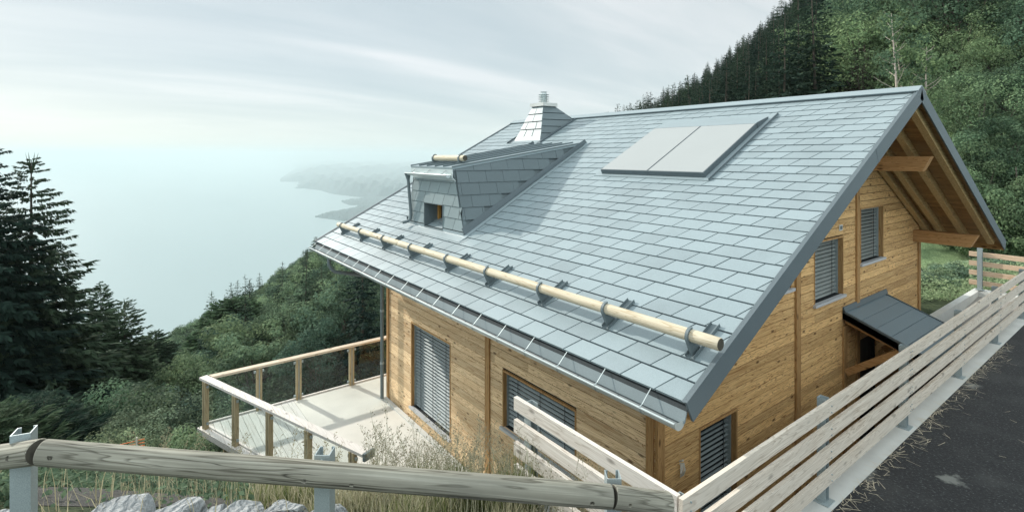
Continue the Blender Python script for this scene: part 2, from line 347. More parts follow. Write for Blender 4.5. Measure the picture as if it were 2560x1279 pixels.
# ---- roof
def build_roof():
    mb = MB(); mb.mi = 0
    mb.hexa([RP(XL+.02,0,-.05),RP(XR-.02,0,-.05),RP(XR-.02,QR,-.05),RP(XL+.02,QR,-.05),
             RP(XL+.02,0,-.022),RP(XR-.02,0,-.022),RP(XR-.02,QR,-.022),RP(XL+.02,QR,-.022)])
    mb.hexa([RPB(XL+.02,0,-.05),RPB(XR-.02,0,-.05),RPB(XR-.02,6.92,-.05),RPB(XL+.02,6.92,-.05),
             RPB(XL+.02,0,-.022),RPB(XR-.02,0,-.022),RPB(XR-.02,6.92,-.022),RPB(XL+.02,6.92,-.022)])
    roof = mb.build('roof', M['under'], HROOT)
    roof['label'] = 'grey metal tiled gable roof'
    t = MB(); TW, TR, SK, G = .426, .2393, .108, .013
    rnd = random.Random(3)
    nrow = int(QR/TR)
    for r in range(nrow+1):
        q0 = r*TR; q1 = min((r+1)*TR-.017, QR-.03)
        if q1 <= q0+.03: continue
        ph = -3.142 + (TW/2 if r % 2 else 0)
        k0 = int((XL-ph)/TW)-2; k1 = int((XR-ph)/TW)+2
        for k in range(k0, k1):
            a = ph+k*TW; b = a+TW-G*1.3; sk = SK*(q1-q0)/TR
            p = [[a,q0],[b,q0],[b+sk,q1],[a+sk,q1]]
            for w in p: w[0] = min(max(w[0], XL+.03), XR-.015)
            if p[1][0]-p[0][0] < .01 and p[2][0]-p[3][0] < .01: continue
            hl = .006+rnd.uniform(-.0025,.0025); hu = .001+rnd.uniform(-.001,.001); tw = rnd.uniform(-.0012,.0012)
            hs = [hl+tw, hl-tw, hu-tw, hu+tw]
            t.hexa([RP(w[0],w[1],-.0215) for w in p]+[RP(w[0],w[1],h) for w, h in zip(p,hs)])
    for r in range(29):
        q0 = r*TR+.05; q1 = q0+TR-.009
        if q1 > 6.92: break
        ph = -3.142+(TW/2 if r % 2 else 0)
        for k in range(int((XL-ph)/TW)-1, int((XR-ph)/TW)+2):
            a = max(ph+k*TW, XL+.03); b = min(ph+k*TW+TW-G, XR-.015)
            if b-a < .02: continue
            t.hexa([RPB(x,q,-.0215) for x,q in ((a,q0),(b,q0),(b,q1),(a,q1))]+[RPB(x,q,.004) for x,q in ((a,q0),(b,q0),(b,q1),(a,q1))])
    t.build('tile', M['tile'], roof)['kind'] = 'stuff'
    # ridge cap
    rc = MB()
    for f in (RP, RPB):
        q0, q1 = (QR-.20, QR+.012) if f is RP else (-.012, .20)
        rc.hexa([f(XL-.02,q0,.035),f(XR+.012,q0,.035),f(XR+.012,q1,.035),f(XL-.02,q1,.035),
                 f(XL-.02,q0,.05),f(XR+.012,q0,.05),f(XR+.012,q1,.05),f(XL-.02,q1,.05)])
    rc.build('ridge_cap', M['tile'], roof)
    rs = MB()
    rs.hexa([RP(XL+.03,QR-.19,.004),RP(XR-.01,QR-.19,.004),RP(XR-.01,QR-.02,.004),RP(XL+.03,QR-.02,.004),
             RP(XL+.03,QR-.19,.034),RP(XR-.01,QR-.19,.034),RP(XR-.01,QR-.02,.034),RP(XL+.03,QR-.02,.034)])
    rs.hexa([RPB(XL+.03,.02,.004),RPB(XR-.01,.02,.004),RPB(XR-.01,.19,.004),RPB(XL+.03,.19,.004),
             RPB(XL+.03,.02,.034),RPB(XR-.01,.02,.034),RPB(XR-.01,.19,.034),RPB(XL+.03,.19,.034)])
    rs.build('ridge_vent', M['trim'], roof)
    # verge trims
    for x0, x1, xi in ((XR-.012, XR+.012, XR-.10), (XL-.012, XL+.012, XL+.10)):
        for f, qa, qb in ((RP, -.02, QR-.002), (RPB, .002, 6.96)):
            v = MB(); D = .195
            v.hexa([f(x0,qa,-D),f(x1,qa,-D),f(x1,qb,-D),f(x0,qb,-D),f(x0,qa,.03),f(x1,qa,.03),f(x1,qb,.03),f(x0,qb,.03)])
            # folded lip over the tiles
            xa, xb = min(x0,xi), max(x1,xi)
            if x0 > -8: xa, xb = x0-.035, x0-.001
            else: xa, xb = x1+.001, x1+.035
            v.hexa([f(xa,qa,.012),f(xb,qa,.012),f(xb,qb,.012),f(xa,qb,.012),f(xa,qa,.022),f(xb,qa,.022),f(xb,qb,.022),f(xa,qb,.022)])
            v.build('verge_trim', M['trim'], roof)
    jm = MB()
    for q in (5.05,):
        jm.hexa([RP(XR+.0125,q,-.195),RP(XR+.0145,q,-.195),RP(XR+.0145,q+.06,-.195),RP(XR+.0125,q+.06,-.195),
                 RP(XR+.0125,q,.028),RP(XR+.0145,q,.028),RP(XR+.0145,q+.06,.028),RP(XR+.0125,q+.06,.028)])
    jm.build('trim_joint', M['trim'], roof)
    # soffit boards under both slopes
    so = MB(); w = .118
    for f, qa, qb in ((RP, .02, QR-.09), (RPB, .09, 6.9)):
        q = qa
        while q < qb:
            q2 = min(q+w-.005, qb)
            so.hexa([f(XL+.03,q,-.10),f(XR-.015,q,-.10),f(XR-.015,q2,-.10),f(XL+.03,q2,-.10),f(XL+.03,q,-.055),f(XR-.015,q,-.055),f(XR-.015,q2,-.055),f(XL+.03,q2,-.055)])
            q += w
    so.build('soffit', M['soffit'], roof)
    for k, f in enumerate((RP, RPB)):
        fb = MB(); qa, qb = ((.0,.03) if k == 0 else (6.9,6.93))
        fb.hexa([f(XL+.03,qa,-.22),f(XR-.015,qa,-.22),f(XR-.015,qb,-.22),f(XL+.03,qb,-.22),f(XL+.03,qa,-.052),f(XR-.015,qa,-.052),f(XR-.015,qb,-.052),f(XL+.03,qb,-.052)])
        fb.build('fascia_board', M['soffit'], roof)
    # rafters
    for x in (-2.96,-3.38,-3.80,-4.07,-12.6,-13.1,-13.6):
        for f, qa, qb in ((RP, .12, QR-.12), (RPB, .12, 6.62)):
            r = MB(); hw = .055
            P = lambda q,h,dx: f(x+dx,q,h)
            lo = -.25
            r.hexa([P(qa,lo,-hw),P(qa,lo,hw),P(qb+(-.1 if f is RPB else 0),lo,hw),P(qb+(-.1 if f is RPB else 0),lo,-hw),P(qa,-.101,-hw),P(qa,-.101,hw),P(qb,-.101,hw),P(qb,-.101,-hw)])
            r.build('rafter', M['rafter'], roof)
    # purlins
    for (y, zt, xo) in ((12.0, -.03, -2.98), (15.35, -1.80, -2.98), (YRG, .80, -3.02), (6.9, -1.12, -2.98), (5.5, -1.84, -2.98)):
        hw = .10; zb = zt-.28
        for (xa, xb, cut) in ((XG-.2, xo, .13), (XLW+.2, XL+.3, -.13)):
            p = MB(); p.hexa([(xa,y-hw,zb),(xb-cut,y-hw,zb),(xb-cut,y+hw,zb),(xa,y+hw,zb),(xa,y-hw,zt),(xb,y-hw,zt),(xb,y+hw,zt),(xa,y+hw,zt)])
            p.build('purlin', M['beamX'], roof)
    return roof
ROOF = build_roof()

# ---- walls of boards
def board_wall(axis, plane, out, u0, u1, z0, z1, holes, mat, h=.145, clip=None, name='wall'):
    """axis 0: wall runs along x at y=plane; axis 1: runs along y at x=plane. out: outward sign"""
    mb = MB(); bk = MB(); rnd = random.Random(int(abs(plane*100)))
    z = z0
    def pt(u, z, d): return (u, plane+out*d, z) if axis == 0 else (plane+out*d, u, z)
    while z < z1-.02:
        zt = min(z+h-.012, z1)
        A = clip(z) if clip else (u0, u1); B = clip(zt) if clip else (u0, u1)
        if A is None: break
        if B is None: B = ((A[0]+A[1])/2-.01, (A[0]+A[1])/2+.01)
        cuts = sorted([(a,b) for (a,b,c,d) in holes if c < z+h*.5 < d])
        segs = []; ua, ub = A
        cur = [ua, B[0]]
        for a, b in cuts:
            if b <= ua or a >= ub: continue
            if a > cur[0]+.02: segs.append((cur[0], a, cur[1], a))
            cur = [b, b]
        if cur[0] < ub-.02: segs.append((cur[0], ub, cur[1], B[1]))
        for (a, b, at, bt) in segs:
            # split long runs with butt joints
            parts = [(a,b,at,bt)]
            if b-a > 3.2 and rnd.random() < .75:
                m = a+(b-a)*rnd.uniform(.3,.7); parts = [(a,m-.002,at,m-.002),(m+.002,b,m+.002,bt)]
            for (a_,b_,c_,d_) in parts:
                t = rnd.uniform(-.0015,.0015)
                mb.hexa([pt(a_,z,-.03),pt(b_,z,-.03),pt(b_,z,t),pt(a_,z,t),pt(c_,zt,-.03),pt(d_,zt,-.03),pt(d_,zt,t-.004),pt(c_,zt,t-.004)])
        z += h
    return mb.build(name, mat, HROOT)
def backing(axis, plane, out, u0, u1, z0, z1, holes, clip=None):
    """dark sheathing behind the boards, split round the openings"""
    mb = MB()
    holes = [(a,b,c,min(d,z1)) for (a,b,c,d) in holes if c < z1]
    us = sorted(set([u0,u1]+[h[0] for h in holes]+[h[1] for h in holes])); zs = sorted(set([z0,z1]+[h[2] for h in holes]+[h[3] for h in holes]))
    for i in range(len(us)-1):
        for j in range(len(zs)-1):
            um, zm = (us[i]+us[i+1])/2, (zs[j]+zs[j+1])/2
            if any(h[0] < um < h[1] and h[2] < zm < h[3] for h in holes): continue
            a, b = (plane-out*.035, plane-out*.18)
            if axis == 0: mb.box(us[i],us[i+1],min(a,b),max(a,b),zs[j],zs[j+1])
            else:
                mb.box(min(a,b),max(a,b),us[i],us[i+1],zs[j],zs[j+1])
    return mb
H_front = [(-11.07,-9.27,-5.82,-3.86), (-7.46,-5.60,-4.80,-3.80)]
H_gable = [(6.38,7.36,-5.1,-3.77), (9.92,11.18,-2.68,-1.56), (12.02,13.29,-2.21,-1.08), (8.05,9.08,-2.24,-1.25), (11.95,12.9,ZB,-3.68)]
ZW = -1.78
def gclip(z):
    off = .13
    ylo = E0.y+(z+off-E0.z)/math.tan(TH); yhi = YRG+(ZRG-off-z)/math.tan(TH)
    a, b = max(YF, ylo), min(YB, yhi)
    return (a, b) if b > a+.02 else None
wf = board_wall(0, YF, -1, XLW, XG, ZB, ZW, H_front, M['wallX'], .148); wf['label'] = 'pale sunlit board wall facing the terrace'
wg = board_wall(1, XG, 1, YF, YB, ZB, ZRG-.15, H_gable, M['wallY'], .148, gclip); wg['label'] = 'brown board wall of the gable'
b = backing(0, YF, -1, XLW, XG-.05, ZB, ZW, H_front); b.build('wall_core', M['under'], wf)
b = backing(1, XG, 1, YF+.05, YB, ZB, -1.8, H_gable)
# triangular top of the gable core, split round the two openings that rise into it
zt = [(-1.8+i*.12) for i in range(24)]
for z in zt:
    A, B = gclip(z), gclip(z+.12)
    if A is None or B is None: break
    cuts = sorted([(h[0],h[1]) for h in H_gable if h[2] < z+.06 < h[3]])
    cur = (A[0]+.02, B[0]+.02)
    for c in cuts:
        if c[0] > cur[0]: b.hexa([(XG-.18,cur[0],z),(XG-.035,cur[0],z),(XG-.035,c[0],z),(XG-.18,c[0],z),(XG-.18,cur[1],z+.12),(XG-.035,cur[1],z+.12),(XG-.035,c[0],z+.12),(XG-.18,c[0],z+.12)])
        cur = (c[1], c[1])
    b.hexa([(XG-.18,cur[0],z),(XG-.035,cur[0],z),(XG-.035,A[1]-.02,z),(XG-.18,A[1]-.02,z),(XG-.18,cur[1],z+.12),(XG-.035,cur[1],z+.12),(XG-.035,B[1]-.02,z+.12),(XG-.18,B[1]-.02,z+.12)])
b.build('wall_core', M['under'], wg)
w = MB(); w.box(XLW,XG-.2,YB-.2,YB,ZB-1.5,ZW); w.build('wall', M['wallX'], HROOT)
w = MB(); w.box(XLW,XLW+.2,YF+.2,YB-.2,ZB-1.5,ZW)
zs = ZW
while True:
    A, B = gclip(zs), gclip(zs+.3)
    if A is None or B is None: break
    w.hexa([(XLW,A[0],zs),(XLW+.2,A[0],zs),(XLW+.2,A[1],zs),(XLW,A[1],zs),(XLW,B[0],zs+.3),(XLW+.2,B[0],zs+.3),(XLW+.2,B[1],zs+.3),(XLW,B[1],zs+.3)]); zs += .3
w.build('wall', M['wallY'], HROOT)
w = MB(); w.box(XLW+.02,XG-.02,YF+.03,YB-.02,ZB-2.2,ZB-.003); w.build('plinth', M['strip'], HROOT)
# corner posts, battens
def post(x0,x1,y0,y1,z0,z1,name='batten'):
    p = MB(); p.box(x0,x1,y0,y1,z0,z1); return p.build(name, M['woodZ'], HROOT)
post(-4.30,-4.185,YF-.03,YF+.05,ZB,-1.8,'corner_post'); post(-4.165,-4.12,YF-.012,YF+.13,ZB,-1.85,'corner_post')
post(-12.40,-12.29,YF-.03,YF+.10,ZB,-1.8,'corner_post')
post(-7.98,-7.84,YF-.03,YF+.02,ZB,-1.8); 
post(XG-.02,XG+.035,9.18,9.34,ZB,roof_under(9.26,.17)); post(XG-.02,XG+.035,11.77,11.91,ZB,roof_under(11.9,.28)); post(XG-.02,XG+.03,YB-.13,YB+.02,ZB,-2.1,'corner_post')
post(XG-.02,XG+.03,11.14,11.30,ZB,-3.3)

# ---- windows: reveal frame > blind, sill, cord
def window(axis, plane, out, u0, u1, z0, z1, slatm, rec=.10, sill=True, pitch=.074, reveal=.03, tilt=.018):
    sgn = out
    def B(mb, ua, ub, da, db, za, zb):
        a, b_ = plane-sgn*da, plane-sgn*db
        if axis == 0: mb.box(ua,ub,min(a,b_),max(a,b_),za,zb)
        else: mb.box(min(a,b_),max(a,b_),ua,ub,za,zb)
    fr = MB()
    B(fr,u0-.001,u0+reveal,-.006,.16,z0,z1); B(fr,u1-reveal,u1+.001,-.006,.16,z0,z1); B(fr,u0+reveal,u1-reveal,-.006,.16,z1-reveal,z1+.001)
    root = fr.build('window', M['woodZ'], HROOT)
    bk = MB(); B(bk,u0+reveal,u1-reveal,rec+.10,rec+.13,z0,z1-reveal); bk.build('pane', M['pane'], root)
    sl = MB(); ua, ub = u0+reveal+.012, u1-reveal-.012
    z = z0+.02
    rnd = random.Random(int(u0*50))
    while z < z1-reveal-.05:
        dz = .05; dd = .055
        j = rnd.uniform(-.002,.002)
        pts = []
        prof = [(.050,0.0),(.042,.24*tilt+.002),(.026,.58*tilt+.004),(.010,.9*tilt+.002),(.0,tilt)]
        for (d_, zz_) in prof:
            for u in (ua, ub):
                dep = rec+.062-d_+j
                pts.append((u, plane-sgn*dep, z+zz_) if axis == 0 else (plane-sgn*dep, u, z+zz_))
        n = len(prof); off = Vector((0,0,-.004))
        pts2 = [Vector(p)+off for p in pts]
        fs = [(2*i,2*i+1,2*i+3,2*i+2) for i in range(n-1)]
        fs2 = [tuple(k+2*n for k in reversed(f)) for f in fs]
        sl.add([Vector(p) for p in pts]+pts2, fs+fs2)
        z += pitch
    B(sl,ua,ub,rec-.01,rec+.06,z1-reveal-.05,z1-reveal-.002)
    sl.build('blind', slatm, root)
    for ga in (u0+reveal, u1-reveal-.012):
        gd = MB(); B(gd,ga,ga+.012,rec-.02,rec+.07,z0,z1-reveal); gd.build('blind_guide', M['steel'], root)
    cd = MB(); n = 3 if u1-u0 > 1.5 else 1
    for k in range(n):
        u = ua+(ub-ua)*((k+.5)/n if n > 1 else .8)
        B(cd,u-.004,u+.004,rec-.012,rec-.004,z0,z1-reveal)
    cd.build('blind_cord', M['rope'], root)
    if sill:
        s_ = MB(); B(s_,u0-.03,u1+.03,-.05,.16,z0-.05,z0-.001); s_.build('sill', M['granite'], root)
    return root
window(0, YF, -1, *H_front[0], M['blind'], .09)['label'] = 'tall terrace door behind closed blind'
window(0, YF, -1, *H_front[1], M['blind'], .09)['label'] = 'wide window half hidden by white boards'
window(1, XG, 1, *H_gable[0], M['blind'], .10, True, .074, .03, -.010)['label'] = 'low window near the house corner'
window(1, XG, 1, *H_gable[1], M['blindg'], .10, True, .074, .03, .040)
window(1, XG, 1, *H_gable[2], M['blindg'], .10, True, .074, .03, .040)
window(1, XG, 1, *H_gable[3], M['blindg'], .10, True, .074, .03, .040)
d = MB(); d.box(XG-.16,XG-.10,11.98,12.87,ZB,-3.7)
for k in range(6): d.box(XG-.10,XG-.09,12.0+k*.145,12.0+k*.145+.139,ZB+.02,-3.72)
door = d.build('door', M['dark'], HROOT); h = MB(); h.tube([(XG-.09,12.1,-5.05),(XG-.04,12.1,-5.05),(XG-.04,12.2,-5.05)],.012,8); h.build('handle', M['steel'], door)
s = MB(); s.box(XG+.001,XG+.012,10.98,11.13,-1.45,-1.34); sk = s.build('socket_plate', M['socket'], HROOT)
s = MB(); s.box(XG+.0125,XG+.018,11.01,11.10,-1.43,-1.36); s.build('socket_cover', M['bracket'], sk)
s = MB()
for k in range(6):
    a = random.uniform(-.06,.06); s.tube([(XG+.005,5.94+a*.3,-4.08),(XG+.05,5.94+a,-4.06),(XG+.06,5.95+a*1.5,-4.16),(XG+.03,5.96+a,-4.24)],.006,6)
s.tube([(XG+.0,5.93,-4.05),(XG+.07,5.91,-4.0)],.012,8)
s.build('cable_stub', M['socket'], HROOT)

# ---- gutter on the near eave
def half_gutter(root, p0, p1, R, mat_out, mat_in, up=(0,0,1)):
    a, b_ = Vector(p0), Vector(p1); d = (b_-a).normalized(); side = d.cross(Vector((0,0,1))).normalized()
    if side.y > 0: side = -side                      # towards the viewer
    mb = MB(); n = 14
    ring = lambda p, r: [p+side*(r*math.cos(t))+Vector((0,0,r*math.sin(t))) for t in [PI+PI*i/n for i in range(n+1)]]
    A, B_ = ring(a,R), ring(b_,R); A2, B2 = ring(a,R-.004), ring(b_,R-.004); m = n+1
    mb.add(A+B_, [(i,i+1,m+i+1,m+i) for i in range(n)])
    mb.mi = 1; mb.add(A2+B2, [(i,m+i,m+i+1,i+1) for i in range(n)])
    mb.mi = 0
    for p in (a, b_): mb.add(ring(p,R)+[p], [tuple(range(n+1))])
    mb.tube([a+side*R, b_+side*R], .011, 8)
    mb.tube([a-side*R, b_-side*R], .004, 6)
    me = mb.build('gutter', [mat_out, mat_in], root)
    return me, side
GY, GZ, GR = E0.y-.075, E0.z-.155, .078
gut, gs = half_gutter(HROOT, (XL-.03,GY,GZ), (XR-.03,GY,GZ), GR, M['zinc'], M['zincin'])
gut['label'] = 'long half round zinc gutter on the lower eave'
def eave_strip(name, mat, ya, za, yb, zb):
    ap = MB(); ap.hexa([(XL+.03,ya,za),(XR-.02,ya,za),(XR-.02,ya+.02,za),(XL+.03,ya+.02,za),(XL+.03,yb,zb),(XR-.02,yb,zb),(XR-.02,yb+.02,zb),(XL+.03,yb+.02,zb)])
    return ap.build(name, mat, gut)
eave_strip('eave_vent', M['ventdark'], E0.y+.012, E0.z-.085, E0.y+.03, E0.z-.024)
eave_strip('drip_apron', M['apron'], E0.y-.03, E0.z-.185, E0.y+.010, E0.z-.0855)
xs = [-3.2-i*.587 for i in range(19)]
brmesh = None
for x in xs:
    if brmesh is None:
        br = MB()
        P = [Vector((0,.085,.145)),Vector((0,.02,.09)),Vector((0,-.045,.03)),Vector((0,-.086,.012))]
        for i in range(3): br.bar(P[i],P[i+1],.009,.004,(0,.6,1))
        arc = [Vector((0,-(GR+.004)*math.cos(t),-(GR+.004)*math.sin(t))) for t in [i*PI/9 for i in range(7)]]
        for i in range(6): br.bar(arc[i],arc[i+1],.024,.004,(1,0,0)) if False else br.add([arc[i]+Vector((-.012,0,0)),arc[i]+Vector((.012,0,0)),arc[i+1]+Vector((.012,0,0)),arc[i+1]+Vector((-.012,0,0))],[(0,1,2,3)])
        o = br.build('bracket', M['steel'], gut, loc=(0,0,0)); brmesh = o.data
    else:
        o = bpy.data.objects.new('bracket', brmesh); COL.objects.link(o); o.parent = gut
    o.location = Vector((x,GY,GZ))
# downpipe at the far end of the gutter, running back under the eave and down the corner
dp = MB(); xd = -12.55
path = [(xd,GY,GZ-.06),(xd,GY,GZ-.22),(xd+.02,GY+.04,GZ-.32),(xd+.06,GY+.12,GZ-.40),(xd+.2,GY+.95,GZ-.60),(xd+.24,GY+1.17,GZ-.68),(xd+.25,GY+1.23,GZ-.80),(xd+.25,GY+1.23,-6.05)]
dp.tube(path,.043,14); dpo = dp.build('downpipe', M['bracket'], HROOT, True)
cl = MB()
for z in (-3.9,-5.2): cl.tube([(xd+.25,GY+1.23,z),(xd+.25,GY+1.23,z+.05)],.05,14)
cl.build('pipe_clip', M['steel'], dpo)

# ---- log snow guard
def guard_bracket(parent, f, x, q, R, hc, big=True):
    mb = MB(); qc = q+.115
    if big:
        mb.hexa([f(x-.05,q,.006),f(x+.05,q,.006),f(x+.05,q+.52,.006),f(x-.05,q+.52,.006),f(x-.05,q,.012),f(x+.05,q,.012),f(x+.05,q+.52,.012),f(x-.05,q+.52,.012)])
        for s_ in (-.05,.046): mb.hexa([f(x+s_,q,.0125),f(x+s_+.004,q,.0125),f(x+s_+.004,q+.52,.0125),f(x+s_,q+.52,.0125),f(x+s_,q,.045),f(x+s_+.004,q,.045),f(x+s_+.004,q+.52,.045),f(x+s_,q+.52,.045)])
    # upright blade with a hook round the log
    hw = .016; prof_o, prof_i = [], []
    ro, ri = R+.022, R+.003
    prof = [(qc-ro-.0,.013),(qc-ro,hc)]
    outer = [(qc-ro*math.cos(t), hc+ro*math.sin(t)) for t in [i*(2.15/10) for i in range(11)]]
    inner = [(qc-ri*math.cos(t), hc+ri*math.sin(t)) for t in [i*(2.15/10) for i in range(11)]]
    b0 = [(qc-ro,.013)]+outer; b1 = [(qc+.02,.013)]+inner
    # blade quad strips
    strip = [((qc-ro,.013),(qc+.06,.013)), ((qc-ro,hc-R*.95),(qc-.01,hc-R*1.02)), (outer[0],inner[0])]+list(zip(outer[1:],inner[1:]))
    for (o0,i0),(o1,i1) in zip(strip[:-1],strip[1:]):
        mb.hexa([f(x-hw,*o0),f(x+hw,*o0),f(x+hw,*i0),f(x-hw,*i0),f(x-hw,*o1),f(x+hw,*o1),f(x+hw,*i1),f(x-hw,*i1)])
    return mb.build('bracket', M['bracket'], parent)
def log_obj(name, a, b_, r0, r1, mat, parent=None, nseg=24, holes=(), wob=.012, nth=28, bevel=.01):
    """log built along local X so the grain runs with it; mesh ends are separate dark faces"""
    a, b_ = Vector(a), Vector(b_); L = (b_-a).length
    xs_ = sorted(set([0,bevel,L-bevel,L]+[L*i/nseg for i in range(1,nseg)]))
    rnd = random.Random(int(L*1000)); ph = [rnd.uniform(0,6) for _ in range(4)]
    V, Fc, MI = [], [], []
    for x in xs_:
        t = x/L; r = r0+(r1-r0)*t
        if x in (0, L): r *= .93
        for j in range(nth):
            th = 2*PI*j/nth
            rr = r*(1+wob*math.sin(2*th+ph[0]+x*.7)+wob*.7*math.sin(3*th+ph[1]-x*1.3)+wob*.6*math.sin(x*3.1+ph[2]))
            for (hx, hth, hr) in holes:
                dth = (th-hth+PI) % (2*PI)-PI
                dd = math.hypot(x-hx, dth*r)
                if dd < hr: rr -= .05
            V.append((x, rr*math.cos(th), rr*math.sin(th)))
    n = len(xs_)
    for i in range(n-1):
        for j in range(nth): Fc.append((i*nth+j,i*nth+(j+1)%nth,(i+1)*nth+(j+1)%nth,(i+1)*nth+j)); MI.append(0)
    Fc += [tuple(range(nth-1,-1,-1)), tuple((n-1)*nth+j for j in range(nth))]; MI += [1,1]
    me = bpy.data.meshes.new(name); me.from_pydata(V,[],Fc); me.materials.append(mat); me.materials.append(M['logend'])
    me.polygons.foreach_set('material_index', MI); me.polygons.foreach_set('use_smooth',[True]*len(Fc))
    import bmesh
    bm = bmesh.new(); bm.from_mesh(me); bmesh.ops.recalc_face_normals(bm, faces=bm.faces); bm.to_mesh(me); bm.free()
    try: me.set_sharp_from_angle(angle=math.radians(50))
    except Exception: pass
    o = bpy.data.objects.new(name, me); COL.objects.link(o)
    X = (b_-a).normalized(); Z = Vector((0,0,1)); Y = Z.cross(X).normalized(); Z = X.cross(Y)
    Mx = Matrix((X,Y,Z)).transposed().to_4x4(); Mx.translation = a
    if parent is not None:
        o.parent = parent; p = parent; t = Vector((0,0,0))
        while p is not None: t += p.location; p = p.parent
        Mx.translation = a-t
    o.matrix_local = Mx
    return o
sg = MB()   # the guard's carrier: a thin retaining cable under the log is its own mesh
sg.tube([RP(-13.3,.60,.118),RP(-2.9,.60,.118)],.006,6)
guard = sg.build('snow_guard', M['bracket'], HROOT); guard['label'] = 'peeled log rail held by brackets above the lower eave'
log_obj('log', RP(-13.40,.597,.2), RP(-9.76,.597,.2), .056,.060, M['palelog'], guard)
log_obj('log', RP(-9.752,.597,.2), RP(-2.73,.597,.2), .060,.062, M['palelog'], guard, 40)
for x in (-3.05,-4.17,-5.34,-6.60,-7.83,-9.22,-10.52,-11.82,-13.1): guard_bracket(guard, RP, x, .48, .062, .2)

# ---- dormer
def build_dormer():
    xr, xl = -8.65, -11.12; xm = (xr+xl)/2; q0 = 1.45
    Bz = RP(xr,q0); y0, z0 = Bz.y, Bz.z
    tt = 0.0
    zk = -.56                                   # top of the front face
    yk = y0+(zk-z0)*tt
    ins = .32                                   # inward lean of the cheeks at the top of the face
    Tr, Tl = Vector((xr-.35,5.30,-.262)), Vector((xl+.35,5.30,-.262))
    qa = 5.50; Ar, Al = RP(xr-.27,qa,.02), RP(xl+.27,qa,.02)
    def FP(x, z, d=0): return Vector((x, y0+(z-z0)*tt-d, z))   # front face
    def edge(z, s): k = (z-z0)/(zk-z0)*ins; return xr-k if s > 0 else xl+k
    wx0, wx1, wz0, wz1 = -10.28, -9.45, z0+.03, z0+.545
    core = MB()
    # cheeks (solid slabs)
    for s_, B0, T, A in ((1,xr,Tr,Ar),(-1,xl,Tl,Al)):
        P = [RP(B0,q0,-.02), FP(edge(zk,s_),zk,.0), T, A, RP(B0-.27*s_,qa-.2,-.02)]
        e = Vector((-.05*s_,0,0))
        core.add(P+[p+e for p in P], [(0,1,4),(1,2,3,4) ,(5,6,9),(6,7,8,9),(0,1,6,5),(1,2,7,6),(2,3,8,7)])
    dorm = core.build('dormer', M['tiledark'], HROOT)
    dorm['label'] = 'tile clad roof dormer with small window and short log on top'
    # front face backing around the window
    fb = MB()
    zsr = [z0-.02, wz0, wz1, zk-.005]
    for j in range(3):
        za, zb = zsr[j], zsr[j+1]
        spans = [(edge(za,-1)+.01,edge(za,1)-.01,edge(zb,-1)+.01,edge(zb,1)-.01)] if j != 1 else [(edge(za,-1)+.01,wx0,edge(zb,-1)+.01,wx0),(wx1,edge(za,1)-.01,wx1,edge(zb,1)-.01)]
        for (a,b_,c,d_) in spans:
            fb.hexa([FP(a,za,.0),FP(b_,za,.0),FP(b_,za,-.05),FP(a,za,-.05),FP(c,zb,.0),FP(d_,zb,.0),FP(d_,zb,-.05),FP(c,zb,-.05)])
    fb.build('wall', M['under'], dorm)
    # tiles on the front face
    tl = MB(); rh = .235; r = 0; z = z0+.075
    while z < zk+.05:
        zt_ = min(z+rh-.008, zk+.08)
        ph = xm+(.21 if r % 2 else -.02)
        for k in range(-6,7):
            a = ph+k*.42; b_ = a+.408; s1 = .0
            A0, B0_, A1, B1 = a, b_, a+.105, b_+.105
            lo0, hi0, lo1, hi1 = edge(z,-1), edge(z,1), edge(zt_,-1), edge(zt_,1)
            A0 = max(A0,lo0); B0_ = min(B0_,hi0); A1 = max(A1,lo1); B1 = min(B1,hi1)
            if B0_-A0 < .02 and B1-A1 < .02: continue
            if z+.02 < wz1 and z+rh-.03 > wz0-.02:
                if A0 < wx1 and B1 > wx0:
                    if A1 < wx0-.03 or A0 < wx0-.03:
                        if B1 > wx1+.03:      # a tile that spans the opening: keep its left rest
                            pass
                        B0_ = min(B0_,wx0); B1 = min(B1,wx0); A0 = min(A0,wx0); A1 = min(A1,wx0)
                    elif B1 > wx1+.03: A0 = max(A0,wx1); A1 = max(A1,wx1); B0_ = max(B0_,wx1)
                    else: continue
            h0, h1 = .022, .010
            tl.hexa([FP(A0,z,.001),FP(B0_,z,.001),FP(B0_,z,h0),FP(A0,z,h0),FP(A1,zt_,.001),FP(B1,zt_,.001),FP(B1,zt_,h1),FP(A1,zt_,h1)])
        z += rh; r += 1
    tl.build('front_tile', M['tilemid'], dorm)
    # apron flashing under the front face
    af = MB(); af.hexa([RP(xl-.15,q0-.22,.008),RP(xr+.12,q0-.22,.008),RP(xr+.12,q0+.02,.008),RP(xl-.15,q0+.02,.008),RP(xl-.15,q0-.22,.014),RP(xr+.12,q0-.22,.014),RP(xr+.12,q0+.02,.014),RP(xl-.15,q0+.02,.014)])
    for a,b_ in ((xl,wx0),(wx1,xr)): af.hexa([FP(a,z0+.0,.003),FP(b_,z0+.0,.003),FP(b_,z0,.028),FP(a,z0,.028),FP(a,z0+.055,.003),FP(b_,z0+.055,.003),FP(b_,z0+.055,.026),FP(a,z0+.055,.026)])
    # side valley flashing on the visible cheek
    for s_, B0 in ((1,xr),(-1,xl)):
        af.hexa([RP(B0-.0*s_,q0-.1,.009),RP(B0+.14*s_,q0-.1,.009),RP(B0-.27*s_+.10*s_,qa+.1,.009),RP(B0-.27*s_-.02*s_,qa+.1,.009),
                 RP(B0-.0*s_,q0-.1,.016),RP(B0+.14*s_,q0-.1,.016),RP(B0-.27*s_+.10*s_,qa+.1,.016),RP(B0-.27*s_-.02*s_,qa+.1,.016)])
    af.build('flashing', M['tile'], dorm)
